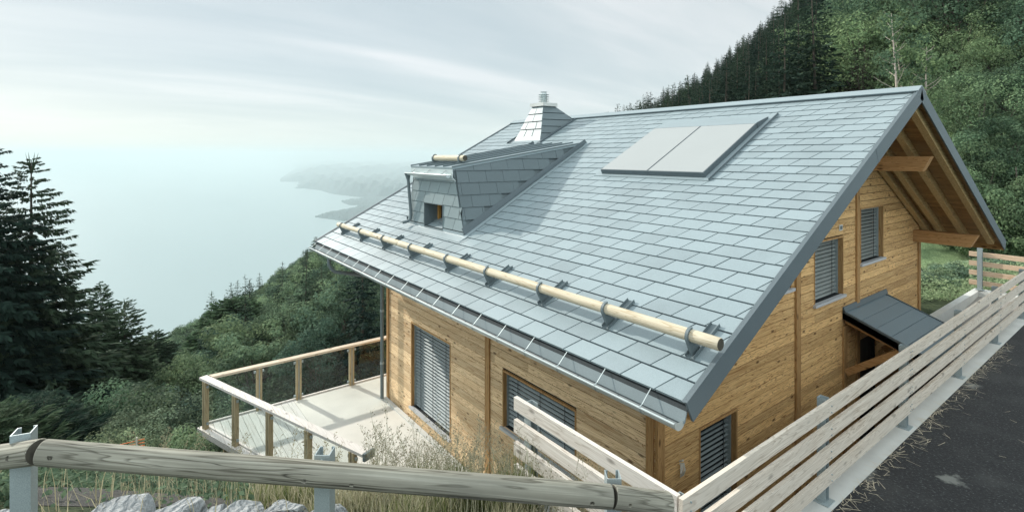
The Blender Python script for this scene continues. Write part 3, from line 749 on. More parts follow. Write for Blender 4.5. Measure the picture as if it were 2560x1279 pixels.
    for s_, B0 in ((1,xr),(-1,xl)):
        vf = MB()
        n_ = Vector((s_*.97,-.1,.2)).normalized()
        p = [RP(B0+.012*s_,q0,.017), RP(B0-.27*s_+.012*s_,qa,.03), RP(B0-.27*s_-.0*s_,qa,.12), RP(B0-.03*s_,q0+.02,.15)]
        e = Vector((.014*s_,0,0)); vf.hexa([p[0],p[1],p[2],p[3],p[0]+e,p[1]+e,p[2]+e,p[3]+e])
        vf.build('cheek_flashing', M['trim'], dorm)
    # tiles on the right cheek (and left) : courses, horizontal, cut by the roof slope
    rnd = random.Random(5)
    for s_, B0, T, A in ((1,xr,Tr,Ar),(-1,xl,Tl,Al)):
        ck = MB(); Cb, Ck, Ct, Ca = RP(B0,q0), FP(edge(zk,s_),zk), T, A
        def Xc(y, z):       # cheek surface: bilinear through the base line and the top line
            # base line x at this y (on roof), top line x at this y
            tb = (y-Cb.y)/(Ca.y-Cb.y); xb = Cb.x+(Ca.x-Cb.x)*tb; zb_ = Cb.z+(Ca.z-Cb.z)*tb
            tt_ = (y-Ct.y)/(Ca.y-Ct.y); xt = Ct.x+(Ca.x-Ct.x)*tt_; zt__ = Ct.z+(Ca.z-Ct.z)*tt_
            k = (z-zb_)/max(zt__-zb_,.02); return xb+(xt-xb)*min(max(k,0),1)
        def ylo(z):         # front boundary
            if z < Ck.z: return Cb.y+(z-Cb.z)/(Ck.z-Cb.z)*(Ck.y-Cb.y)
            return Ck.y+(z-Ck.z)/(Ct.z-Ck.z)*(Ct.y-Ck.y)
        def yhi(z): return Cb.y+(z-Cb.z)/(Ca.z-Cb.z)*(Ca.y-Cb.y)
        def ytop(y): return Ct.z+(y-Ct.y)/(Ca.y-Ct.y)*(Ca.z-Ct.z)
        z = Cb.z+.06; r = 0; rh = .24
        while z < Ca.z-.02:
            zt_ = z+rh-.006; k = 0
            y = ylo(z)-(.35 if r % 2 else .15)
            while y < yhi(z):
                ya, yb = max(y, ylo(z)), min(y+.41, yhi(z)-.05)
                y += .416
                if yb-ya < .03: continue
                # top edge may be cut by the dormer roof line
                za, zb_ = min(zt_, ytop(ya)-.004), min(zt_, ytop(yb)-.004)
                ya2, yb2 = max(ya, ylo(min(zt_,Ct.z))) if zt_ > Ck.z else ya, yb
                ya2 = max(ya, ylo(za)) if za > z else ya
                if za-z < .015 and zb_-z < .015: continue
                if za-z < .015:   # trim start until the roof line clears the course
                    continue
                yb2 = min(yb, yhi(zb_)) if zb_ < zt_ else yb
                j = rnd.uniform(-.002,.002); o0, o1 = (.022+j)*s_, (.008+j)*s_
                q = [(ya,z),(yb,z),(yb2,zb_),(ya2,za)]
                ck.hexa([Vector((Xc(a,c)+.001*s_,a,c)) for a,c in q]+[Vector((Xc(a,c)+o,a,c)) for (a,c),o in zip(q,(o0,o0,o1,o1))])
            z += rh; r += 1
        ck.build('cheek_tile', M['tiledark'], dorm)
    # dormer roof: standing seam sheet
    up = Vector((0,-(Ar.z-Tr.z),(Ar.y-Tr.y))).normalized()
    ex = Vector((.03,0,0))
    rf = MB(); P = [Tl-ex,Tr+ex,Ar+ex,Al-ex]
    rf.hexa([p-up*.03 for p in P]+[p+up*.012 for p in P])
    dr = rf.build('roof', M['tile'], dorm)
    ss = MB()
    for k in range(1,5):
        t = k/5; a = Tl.lerp(Tr,t); b_ = Al.lerp(Ar,t); a2 = a.lerp(b_,.005); b2 = a.lerp(b_,.985)
        ss.bar(a2+up*.028,b2+up*.028,.016,.03,up)
    for a,b_ in ((Tl-ex*.8,Al-ex*.8),(Tr+ex*.8,Ar+ex*.8)): ss.bar(a+up*.02,b_+up*.02,.014,.03,up)
    ss.build('standing_seam', M['tiledark'], dr)
    fa = MB(); fa.hexa([Tl+Vector((-.03,.0,-.20)),Tr+Vector((.03,.0,-.20)),Tr+Vector((.03,.02,-.20)),Tl+Vector((-.03,.02,-.20)),Tl+Vector((-.03,0,-.032)),Tr+Vector((.03,0,-.032)),Tr+Vector((.03,.02,-.032)),Tl+Vector((-.03,.02,-.032))])
    fa.hexa([Tl+Vector((0,.02,-.20)),Tr+Vector((0,.02,-.20)),FP(edge(zk,1),zk+.02),FP(edge(zk,-1),zk+.02),Tl+Vector((0,.02,-.18)),Tr+Vector((0,.02,-.18)),FP(edge(zk,1),zk+.04),FP(edge(zk,-1),zk+.04)])
    fa.build('fascia_board', M['zinc'], dorm)
    # window
    wn = MB()
    wn.hexa([FP(wx0,wz0,.03),FP(wx0+.014,wz0,.03),FP(wx0+.014,wz0,-.38),FP(wx0,wz0,-.38),FP(wx0,wz1,.03),FP(wx0+.014,wz1,.03),FP(wx0+.014,wz1,-.38),FP(wx0,wz1,-.38)])
    wn.hexa([FP(wx1-.014,wz0,.03),FP(wx1,wz0,.03),FP(wx1,wz0,-.38),FP(wx1-.014,wz0,-.38),FP(wx1-.014,wz1,.03),FP(wx1,wz1,.03),FP(wx1,wz1,-.38),FP(wx1-.014,wz1,-.38)])
    wn.hexa([FP(wx0,wz1-.014,.03),FP(wx1,wz1-.014,.03),FP(wx1,wz1-.014,-.38),FP(wx0,wz1-.014,-.38),FP(wx0,wz1,.03),FP(wx1,wz1,.03),FP(wx1,wz1,-.38),FP(wx0,wz1,-.38)])
    wn.hexa([FP(wx0,wz0-.03,.03),FP(wx1,wz0-.03,.03),FP(wx1,wz0-.03,-.38),FP(wx0,wz0-.03,-.38),FP(wx0,wz0,.03),FP(wx1,wz0,.03),FP(wx1,wz0,-.38),FP(wx0,wz0,-.38)])
    wo = wn.build('window', M['tiledark'], dorm)
    fr = MB(); dD = -.30
    def fb_(xa,xb,za,zb): fr.hexa([FP(xa,za,dD),FP(xb,za,dD),FP(xb,za,dD-.05),FP(xa,za,dD-.05),FP(xa,zb,dD),FP(xb,zb,dD),FP(xb,zb,dD-.05),FP(xa,zb,dD-.05)])
    xa, xb, za, zb = wx0+.02, wx1-.02, wz0+.01, wz1-.02
    fb_(xa,xa+.06,za,zb); fb_(xb-.06,xb,za,zb); fb_(xa+.06,xb-.06,za,za+.06); fb_(xa+.06,xb-.06,zb-.06,zb); fr.build('frame', M['frame'], wo)
    pn = MB(); pn.hexa([FP(xa,za,dD-.052),FP(xb,za,dD-.052),FP(xb,za,dD-.06),FP(xa,za,dD-.06),FP(xa,zb,dD-.052),FP(xb,zb,dD-.052),FP(xb,zb,dD-.06),FP(xa,zb,dD-.06)]); pn.build('pane', M['pane'], wo)
    # gutter and downpipe
    gz = Tr.z-.145; gy = Tr.y-.06
    g_, sd = half_gutter(dorm, (Tl.x-.10,gy,gz), (Tr.x-.02,gy,gz), .055, M['zinc'], M['zinc'])
    bk = MB()
    for t in (.12,.5,.88):
        x = Tl.x+(Tr.x-Tl.x)*t
        bk.bar((x,gy+.07,gz+.10),(x,gy-.055,gz+.01),.02,.005)
    bk.build('bracket', M['bracket'], dorm)
    x = Tl.x-.06
    pp = MB(); pp.tube([(x,gy-.01,gz+.0),(x,gy,gz-.05),(x,gy+.01,gz-.15)],[.075,.06,.036],12)
    pp.tube([(x,gy+.01,gz-.14),(x-.02,y0-.06,z0+.22),(x-.03,y0-.07,z0+.12),(x-.05,y0-.13,z0+.07),(x-.08,y0-.24,z0+.045)],.034,12)
    pp.build('downpipe', M['bracket'], dorm, True)
    # short log on the dormer roof
    nrm = up; dv = (Ar-Tr).normalized()
    fD = lambda x,q,h: Vector((x, Tr.y, Tr.z))+dv*q+nrm*h - Vector((0,dv.x,0))
    log_obj('log', fD(xm-.66,.50,.12), fD(xm+.66,.50,.12), .062,.064, M['palelog'], dorm, 12)
    for x in (xm-.62, xm+.50): guard_bracket(dorm, fD, x, .385, .063, .12, False)
    return dorm
build_dormer()

# ---- chimney
def build_chimney():
    xr, xl = -10.90, -12.08; yf = 9.235; ybk = 10.47
    zt = 1.385; tx0, tx1, ty0, ty1 = -11.70, -11.23, 9.62, 10.05
    zf = RP(0,(yf-E0.y)/CT).z; zbk = ZRG-.05
    b0 = [Vector((xl,yf,zf-.03)),Vector((xr,yf,zf-.03)),Vector((xr,ybk,zbk-.03)),Vector((xl,ybk,zbk-.03))]
    t0 = [Vector((tx0,ty0,zt)),Vector((tx1,ty0,zt)),Vector((tx1,ty1,zt)),Vector((tx0,ty1,zt))]
    mb = MB(); mb.hexa(b0+t0); ch = mb.build('chimney', M['under'], HROOT); ch['label'] = 'tapered tile clad chimney with pale cap'
    fr = MB(); sd = MB()
    def face(dst, p00,p10,p11,p01, rows, wtile, nrm, seam=True, zlow=None):
        for r in range(rows):
            v0, v1 = r/rows, (r+1)/rows-.025
            a0,b0_ = p00.lerp(p01,v0), p10.lerp(p11,v0); a1,b1 = p00.lerp(p01,v1), p10.lerp(p11,v1)
            wd = (b0_-a0).length; n = max(1,round(wd/wtile)) if seam else 1
            ph = (.5 if r % 2 else 0)
            ed = [0]+[ (k+ph)/n for k in range(0,n+1) if .06 < (k+ph)/n < .94]+[1]
            for i in range(len(ed)-1):
                u0, u1 = ed[i], ed[i+1]-(.03 if ed[i+1] < 1 else 0)
                q = [a0.lerp(b0_,u0),a0.lerp(b0_,u1),a1.lerp(b1,u1),a1.lerp(b1,u0)]
                dst.hexa([p+nrm*.001 for p in q]+[p+nrm*h for p,h in zip(q,(.022,.022,.008,.008))])
    def n_of(a,b_,c): return (b_-a).cross(c-a).normalized()
    A = b0[0].lerp(t0[0],.14); B = b0[1].lerp(t0[1],.14)
    face(fr, A,B,t0[1],t0[0],4,.42,n_of(b0[0],b0[1],t0[1]))
    fr.build('front_tile', M['chimtile'], ch)
    # flat courses on the right side, clipped by the roof slope
    nr = n_of(b0[1],b0[2],t0[2]); rows = 5; zlo = zf+.02
    for r in range(rows):
        z0, z1 = zlo+(zt-zlo)*r/rows, zlo+(zt-zlo)*(r+1)/rows-.012
        def yx(z):
            k = (z-b0[1].z)/(zt-b0[1].z); fpt = b0[1].lerp(t0[1],k)
            k2 = (z-b0[2].z)/(zt-b0[2].z)
            if k2 > 0: bpt = b0[2].lerp(t0[2],k2)
            else: bpt = b0[1].lerp(b0[2],max(0,(z-b0[1].z))/(b0[2].z-b0[1].z))
            return fpt, bpt
        (f0,k0),(f1,k1) = yx(z0), yx(z1)
        q = [f0,k0,k1,f1]
        sd.hexa([p+nr*.001 for p in q]+[p+nr*h for p,h in zip(q,(.02,.02,.007,.007))])
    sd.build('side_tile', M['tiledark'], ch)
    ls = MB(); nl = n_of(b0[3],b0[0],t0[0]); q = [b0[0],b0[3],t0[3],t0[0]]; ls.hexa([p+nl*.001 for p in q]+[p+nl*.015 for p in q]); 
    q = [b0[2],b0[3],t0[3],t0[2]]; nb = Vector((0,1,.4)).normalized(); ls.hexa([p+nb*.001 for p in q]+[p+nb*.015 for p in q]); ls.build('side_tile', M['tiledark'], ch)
    ap = MB()
    q = [b0[0],b0[1],B,A]; nf = n_of(b0[0],b0[1],t0[1]); ap.hexa([p+nf*.001 for p in q]+[p+nf*.026 for p in q])
    qf = (yf-E0.y)/CT
    ap.hexa([RP(xl-.2,qf-.15,.008),RP(xr-.0,qf-.15,.008),RP(xr,qf+.02,.008),RP(xl-.2,qf+.02,.008),RP(xl-.2,qf-.15,.016),RP(xr,qf-.15,.016),RP(xr,qf+.02,.016),RP(xl-.2,qf+.02,.016)])
    ap.build('apron', M['tile'], ch)
    fl = MB()
    for s_, x in ((1,xr),(-1,xl)):
        fl = MB()
        fl.hexa([RP(x,qf-.15,.009),RP(x+.16*s_,qf-.15,.009),RP(x+.16*s_,QR-.22,.009),RP(x,QR-.22,.009),RP(x,qf-.15,.016),RP(x+.16*s_,qf-.15,.016),RP(x+.16*s_,QR-.22,.016),RP(x,QR-.22,.016)])
        fl.hexa([RP(x+.15*s_,qf-.15,.0165),RP(x+.16*s_,qf-.15,.0165),RP(x+.16*s_,QR-.22,.0165),RP(x+.15*s_,QR-.22,.0165),RP(x+.15*s_,qf-.15,.05),RP(x+.16*s_,qf-.15,.05),RP(x+.16*s_,QR-.22,.05),RP(x+.15*s_,QR-.22,.05)])
        fl.build('flashing', M['trim'], ch)
    cp = MB(); cp.box(-11.76,-11.17,9.56,10.10,zt,zt+.095); cap = cp.build('cap', M['strip'], ch)
    cw = MB(); cx, cy = (tx0+tx1)/2, (ty0+ty1)/2; z = zt+.095
    cw.tube([(cx,cy,z),(cx,cy,z+.30)],.085,20)
    for k in range(4):
        zz = z+.06+k*.062
        cw.tube([(cx,cy,zz),(cx,cy,zz+.008),(cx,cy,zz+.022)],[.155,.16,.10],20)
    for t in (0,1.57,3.14,4.71): cw.tube([(cx+.07*math.cos(t),cy+.07*math.sin(t),z+.27),(cx+.07*math.cos(t),cy+.07*math.sin(t),z+.33)],.006,6)
    cw.tube([(cx,cy,z+.33),(cx,cy,z+.337)],.105,20)
    cw.build('cowl', M['zinc'], cap, True)
build_chimney()

# ---- solar collectors set in the roof
fl = MB()
x0, x1, q0, q1 = -7.20, -4.92, 4.06, 5.97
fl.hexa([RP(x0-.15,q0-.08,.008),RP(x1+.13,q0-.08,.008),RP(x1+.13,q1+.62,.008),RP(x0-.13,q1+.62,.008),RP(x0-.15,q0-.08,.014),RP(x1+.13,q0-.08,.014),RP(x1+.13,q1+.62,.014),RP(x0-.13,q1+.62,.014)])
fl.hexa([RP(x0,q1,.0145),RP(x1,q1,.0145),RP(x1,q1+.5,.0145),RP(x0,q1+.5,.0145),RP(x0,q1,.11),RP(x1,q1,.11),RP(x1-.02,q1+.5,.02),RP(x0+.02,q1+.5,.02)])
flo = fl.build('collector_flashing', M['tile'], HROOT)
up_ = MB()
for xa in (x1+.115,): up_.hexa([RP(xa,q0-.08,.0145),RP(xa+.012,q0-.08,.0145),RP(xa+.012,q1+.6,.0145),RP(xa,q1+.6,.0145),RP(xa,q0-.08,.05),RP(xa+.012,q0-.08,.05),RP(xa+.012,q1+.6,.05),RP(xa,q1+.6,.05)])
up_.hexa([RP(x1+.002,q1,.0145),RP(x1+.012,q1,.0145),RP(x1+.012,q1+.42,.0145),RP(x1+.002,q1+.42,.0145),RP(x1+.002,q1,.125),RP(x1+.012,q1,.125),RP(x1+.012,q1+.42,.05),RP(x1+.002,q1+.42,.05)])
up_.build('upstand', M['trim'], flo)
for xa, xb in ((x0, -6.065), (-6.058, x1)):
    fm = MB()
    def fbx(a,b_,c,d_,h0,h1): fm.hexa([RP(a,c,h0),RP(b_,c,h0),RP(b_,d_,h0),RP(a,d_,h0),RP(a,c,h1),RP(b_,c,h1),RP(b_,d_,h1),RP(a,d_,h1)])
    fw = .035
    fbx(xa,xb,q0,q0+fw,.016,.105); fbx(xa,xb,q1-fw,q1-.001,.016,.105); fbx(xa,xa+fw,q0+fw,q1-fw,.016,.105); fbx(xb-fw,xb,q0+fw,q1-fw,.016,.105)
    sp = fm.build('solar_panel', M['trim'], HROOT)
    gm = MB(); gm.hexa([RP(xa+.014,q0+.014,.106),RP(xb-.014,q0+.014,.106),RP(xb-.014,q1-.014,.106),RP(xa+.014,q1-.014,.106),RP(xa+.014,q0+.014,.112),RP(xb-.014,q0+.014,.112),RP(xb-.014,q1-.014,.112),RP(xa+.014,q1-.014,.112)])
    gm.build('glass_cover', M['solar'], sp)

# ---- entrance canopy on the gable
def build_canopy():
    ya, yb = 11.14, 13.33; xi, xo = XG+.005, -2.88; zi, zo = -3.02, -3.50
    mb = MB(); P = lambda x,y,d=0: Vector((x,y,zi+(zo-zi)*(x-xi)/(xo-xi)+d))
    mb.hexa([P(xi,ya,-.14),P(xo,ya,-.14),P(xo,yb,-.14),P(xi,yb,-.14),P(xi,ya,-.012),P(xo,ya,-.012),P(xo,yb,-.012),P(xi,yb,-.012)])
    cn = mb.build('canopy', M['canopy'], HROOT); cn['label'] = 'sloping slate grey porch canopy'
    t = MB()
    n = 5
    for i in range(n):
        a, b_ = xi+.06+(xo-xi-.08)*i/n, xi+.06+(xo-xi-.08)*(i+1)/n-.008
        t.hexa([P(a,ya+.01,-.011),P(b_,ya+.01,-.011),P(b_,yb-.01,-.011),P(a,yb-.01,-.011),P(a,ya+.01,.001),P(b_,ya+.01,.008),P(b_,yb-.01,.008),P(a,yb-.01,.001)])
    t.build('sheet', M['canopy'], cn)
    e = MB()
    for y in (ya,yb-.02): e.hexa([P(xi,y,-.139),P(xo,y,-.139),P(xo,y+.02,-.139),P(xi,y+.02,-.139),P(xi,y,.03),P(xo,y,.03),P(xo,y+.02,.03),P(xi,y+.02,.03)])
    e.hexa([(xi,ya,zi),(xi+.05,ya,zi),(xi+.05,yb+.08,zi),(xi,yb+.08,zi),(xi,ya,zi+.09),(xi+.02,ya,zi+.09),(xi+.02,yb+.08,zi+.09),(xi,yb+.08,zi+.09)])
    e.build('edge_trim', M['trim'], cn)
    g = MB(); g.tube([(xo+.05,ya-.05,zo-.07),(xo+.05,yb+.05,zo-.07)],.05,10); g.build('gutter', M['bracket'], cn)
    w = MB(); w.hexa([P(xi,ya+.03,-.16),P(xo-.03,ya+.03,-.16),P(xo-.03,yb-.03,-.16),P(xi,yb-.03,-.16),P(xi,ya+.03,-.141),P(xo-.03,ya+.03,-.141),P(xo-.03,yb-.03,-.141),P(xi,yb-.03,-.141)])
    w.build('underboard', M['beamX'], cn)
    for y in (ya+.10, yb-.12):
        b_ = MB(); b_.bar((XG+.035,y,-4.20),(-3.22,y,-3.52),.10,.12); b_.bar((XG+.035,y,-3.19),(-3.0,y,-3.58),.09,.10); b_.build('brace', M['beamX'], cn)
build_canopy()

# ------------------------------------------------------------------ terrace with glass railing
def build_terrace():
    root = empty('terrace', (-11,4,ZB))
    tag(root, 'raised terrace of pale concrete and grey planks with glass and timber railing', 'terrace')
    zd = -6.10; A = Vector((-13.62,1.575,0)); D = (Vector((-8.62,3.32,0))-A); Ld = D.length; D.normalize(); Nf = Vector((D.y,-D.x,0))
    yb = 3.485
    s = MB(); s.box(-13.60,XLW-.02,yb,12.0,zd-.2,zd); s.box(XLW-.02,-7.4,yb,YF-.04,zd-.2,zd); s.build('slab', M['concrete'], root)
    s = MB(); s.box(XLW+.0,-7.4,YF-.155,YF-.045,zd+.004,zd+.03); s.build('wall_channel', M['strip'], root)
    # planks run along x, cut by the skewed front edge
    p = MB(); y = yb-.006; wv = .138
    def xe(y): return A.x+(y-A.y)/D.y*D.x
    while y > A.y+.02:
        y0 = max(y-wv, A.y+.005)
        a0, a1 = -13.60, -13.60
        p.hexa([(a0,y0,zd-.04),(max(xe(y0)-.02,a0+.02),y0,zd-.04),(xe(y)-.02,y,zd-.04),(a1,y,zd-.04),(a0,y0,zd),(max(xe(y0)-.02,a0+.02),y0,zd),(xe(y)-.02,y,zd),(a1,y,zd)])
        y -= wv+.008
    p.build('plank', M['plank'], root)
    e = MB(); B = A+D*Ld
    def along(t, off=0): return A+D*t+Nf*off
    a, b_ = along(-.05), along(Ld+.2)
    e.hexa([(*(a+Nf*.0).xy,zd-.16),(*(b_+Nf*.0).xy,zd-.16),(*(b_+Nf*.14).xy,zd-.16),(*(a+Nf*.14).xy,zd-.16),(*(a+Nf*.0).xy,zd-.035),(*b_.xy,zd-.035),(*(b_+Nf*.14).xy,zd-.035),(*(a+Nf*.14).xy,zd-.035)])
    e.build('edge_board', M['railX'], root)
    e = MB(); e.box(-13.66,-13.605,A.y+.02,12.0,zd-.22,zd+.03); e.build('edge_board', M['railX'], root)
    tr = MB()   # joists and beams below
    for t in (.4,2.6,4.6): q = along(t,-.3); tr.box(q.x-.06,q.x+.06,q.y,yb+.2,zd-.24,zd-.045)
    tr.box(-13.5,-8.4,yb-.2,yb-.05,zd-.4,zd-.245); tr.build('joist', M['railX'], root)
    for (x,y) in ((-13.2,1.95),(-10.6,2.75),(-13.3,6.5),(-13.3,10.5)):
        q = MB(); q.box(x-.06,x+.06,y-.06,y+.06,-10.5,zd-.245); q.build('support_post', M['postZ'], root)
    zr = zd+1.02
    # top rails
    r = MB(); a, b_ = along(-.08), along(Ld+.10)
    r.hexa([(*(a-Nf*.085).xy,zr),(*(b_-Nf*.085).xy,zr),(*(b_+Nf*.085).xy,zr),(*(a+Nf*.085).xy,zr),(*(a-Nf*.085).xy,zr+.05),(*(b_-Nf*.085).xy,zr+.05),(*(b_+Nf*.085).xy,zr+.05),(*(a+Nf*.085).xy,zr+.05)])
    r.build('top_rail', M['railX'], root)
    r = MB(); r.hexa([(-13.69,A.y+.09,zr),(-13.52,A.y+.15,zr),(-13.52,11.9,zr),(-13.69,11.9,zr),(-13.69,A.y+.09,zr+.05),(-13.52,A.y+.15,zr+.05),(-13.52,11.9,zr+.05),(-13.69,11.9,zr+.05)])
    r.build('top_rail', M['railY'], root)
    r = MB(); c = along(Ld+.14); r.bar((c.x-.02,c.y+.12,zr+.02),(c.x+.05,c.y-.09,zr+.02),.05,.13); r.build('rail_end', M['bracket'], root)
    # posts: two uprights with a steel strip between
    def rail_post(c, d, zlo):
        n = Vector((-d.y,d.x,0)); q = MB()
        for k in (-1,1):
            m = c+d*(.038*k)
            q.hexa([(*(m-d*.024-n*.045).xy,zlo),(*(m+d*.024-n*.045).xy,zlo),(*(m+d*.024+n*.045).xy,zlo),(*(m-d*.024+n*.045).xy,zlo),
                    (*(m-d*.024-n*.045).xy,zr-.001),(*(m+d*.024-n*.045).xy,zr-.001),(*(m+d*.024+n*.045).xy,zr-.001),(*(m-d*.024+n*.045).xy,zr-.001)])
        po = q.build('post', M['postZ'], root)
        st = MB(); st.hexa([(*(c-d*.013-n*.03).xy,zlo),(*(c+d*.013-n*.03).xy,zlo),(*(c+d*.013+n*.03).xy,zlo),(*(c-d*.013+n*.03).xy,zlo),(*(c-d*.013-n*.03).xy,zr-.002),(*(c+d*.013-n*.03).xy,zr-.002),(*(c+d*.013+n*.03).xy,zr-.002),(*(c-d*.013+n*.03).xy,zr-.002)])
        st.build('strip', M['steel'], po)
        cl = MB()
        for z in (zd+.08, zr-.12):
            for k in (-1,1): m = c+d*(.09*k); cl.box(m.x-.022,m.x+.022,m.y-.022,m.y+.022,z,z+.045)
        cl.build('clamp', M['steel'], po)
    Y = Vector((0,1,0))
    for y in (2.70,3.606,4.95,6.30,7.65,9.0,10.3): rail_post(Vector((-13.60,y,0)), Y, zd-.1)
    ts = [.14, 1.38, 2.63, 3.88, 5.12]
    for t in ts: rail_post(along(t,.05), D, zd-.15)
    ys = [1.75,2.70,3.606,4.95,6.30,7.65,9.0,10.3]
    for a, b_ in zip(ys[:-1],ys[1:]):
        g = MB(); g.box(-13.606,-13.596,a+.07,b_-.07,zd+.06,zr-.03); g.build('glass_pane', M['glass'], root)
    for a, b_ in zip(ts[:-1],ts[1:]):
        g = MB(); p0, p1 = along(a+.07,.0), along(b_-.07,.0); n = Nf*.005
        g.hexa([(*(p0-n).xy,zd+.06),(*(p1-n).xy,zd+.06),(*(p1+n).xy,zd+.06),(*(p0+n).xy,zd+.06),(*(p0-n).xy,zr-.03),(*(p1-n).xy,zr-.03),(*(p1+n).xy,zr-.03),(*(p0+n).xy,zr-.03)])
        g.build('glass_pane', M['glass'], root)
build_terrace()

# ------------------------------------------------------------------ board fences beside the road
ZR = -3.62
def steel_post(parent, x, y, zt, z0=ZR+.004, face=1, hw=.05):
    """C-section post on a base plate; opening turned to +x (face=1)"""
    p = MB()
    p.box(x-hw,x-hw+.007,y-hw,y+hw,z0+.012,zt); p.box(x-hw+.0071,x+hw,y-hw,y-hw+.007,z0+.012,zt); p.box(x-hw+.0071,x+hw,y+hw-.007,y+hw,z0+.012,zt)
    po = p.build('post', M['steel'], parent)
    b = MB(); b.box(x-.085,x+.085,y-.085,y+.085,z0,z0+.011); b.build('base_plate', M['steel'], po)
    return po
def bolts(parent, pts, axis, r=.011):
    b = MB()
    for p in pts:
        p = Vector(p); e = Vector((.012,0,0)) if axis == 0 else Vector((0,-.012,0)); b.tube([p,p+e],r,8)
    return b.build('bolt', M['steel'], parent)
ZT = [-2.545,-2.78,-3.015,-3.25]; BH = .145
f1 = empty('board_fence', (-2.35,3.3,ZR))
tag(f1, 'long bleached four board fence with steel posts along the asphalt road', 'fence')
rnd = random.Random(11)
PY = [3.42,5.89,8.35,10.93,13.47,15.97,18.4]
for i, zt_ in enumerate(ZT):
    js = [3.32, 8.36, 13.48, 18.5] if i % 2 == 0 else [3.32, 8.36, 13.48, 18.5]
    for a, b_ in zip(js[:-1], js[1:]):
        o = MB(); j = rnd.uniform(-.004,.004)
        o.box(-2.338+j,-2.302+j,a+.003,b_-.003,zt_-BH,zt_); bo = o.build('board', M['fenceY'], f1)
        pts = []
        for y in PY:
            for dy in ((-.035,.035) if y in (8.35,13.47) else (.0,)):
                if a < y+dy < b_:
                    pts += [(-2.303+j,y+dy,zt_-.05),(-2.303+j,y+dy,zt_-.115)]
        if pts: bolts(bo, pts, 0, .007)
for y in PY: steel_post(f1, -2.383, y, ZT[0]+(.012 if y > 4 else -.05), hw=.042)
f2 = empty('board_fence', (-3.3,3.37,ZR))
tag(f2, 'short bleached board fence turning the corner in front of the wide window', 'fence')
for i, zt_ in enumerate(ZT):
    o = MB(); o.box(-4.36,-2.355,3.325,3.37,zt_-BH+.01,zt_); bo = o.build('board', M['fenceX'], f2)
    bolts(bo, [(-2.47,3.326,zt_-.05),(-2.42,3.326,zt_-.10)], 1, .010)
for x in (-4.2,): 
    p = steel_post(f2, x, 3.43, ZT[0]-.03)
f3 = empty('board_fence', (-3.0,18.5,ZR))
tag(f3, 'far end fence of fresh pinkish boards on two grey steel posts', 'fence')
for zt_ in (-2.62,-2.87,-3.12,-3.385):
    o = MB(); o.box(-3.80,-2.42,18.50,18.545,zt_-.125,zt_); o.build('board', M['farfence'], f3)
for x in (-3.56,-2.55):
    steel_post(f3, x, 18.44, -2.50)
# kerb wall below the fences, retaining wall, ramp
k = MB(); k.box(-2.60,-2.262,3.22,19.0,-6.6,ZR+.004); k.box(-4.36,-2.601,3.25,3.56,-4.6,ZR+.003)
tag(k.build('kerb', M['strip']), kind='structure')
k = MB(); k.box(-3.72,-3.57,12.9,18.7,-5.6,-3.64); k.box(-3.569,-2.601,18.36,18.7,-5.6,-3.64)
tag(k.build('ramp_wall', M['strip']), 'low concrete wall round the sunken ramp behind the porch', 'wall')
k = MB(); k.hexa([(-3.568,13.2,-6.6),(-2.601,13.2,-6.6),(-2.601,18.35,-6.6),(-3.568,18.35,-6.6),(-3.568,13.2,-4.15),(-2.601,13.2,-4.15),(-2.601,18.35,-3.78),(-3.568,18.35,-3.78)])
tag(k.build('path', M['ramp']), kind='structure')
k = MB(); k.box(XG+.02,-2.602,5.4,13.19,-6.6,-6.10); tag(k.build('path', M['ramp']), kind='structure')

# road sheet: follows the guard rail down to the level stretch beside the fence
LOGA, LOGB = Vector((*W(100,3.25),-1.852)), Vector((*W(1530,3.60),-2.36))
def road():
    V, Fc = [], []
    us = [i/60 for i in range(61)]
    # edge polyline: along the stones, then along the kerb
    edge = []
    for i in range(-10,21):
        t = i/20; p = LOGA.lerp(LOGB,t); edge.append((p.x-.42*.92, p.y+.42*.38, p.z-.86 if p.z-.86 > ZR else ZR))
    edge = [e for e in edge if e[1] < 3.0]
    edge += [(-2.55,3.2,ZR-.002)]+[(-2.2615,y,ZR) for y in np.linspace(3.3,40,40)]
    n = len(edge); m = 10
    for (x,y,z) in edge:
        for k in range(m+1):
            w_ = (k/m)**1.3*7; V.append((x+w_, y, z))
    for i in range(n-1):
        for k in range(m): a = i*(m+1)+k; Fc.append((a,a+1,a+m+2,a+m+1))
    me = bpy.data.meshes.new('road'); me.from_pydata(V,[],Fc); me.materials.append(M['asphalt'])
    o = link('road', me); tag(o, kind='structure')
road()

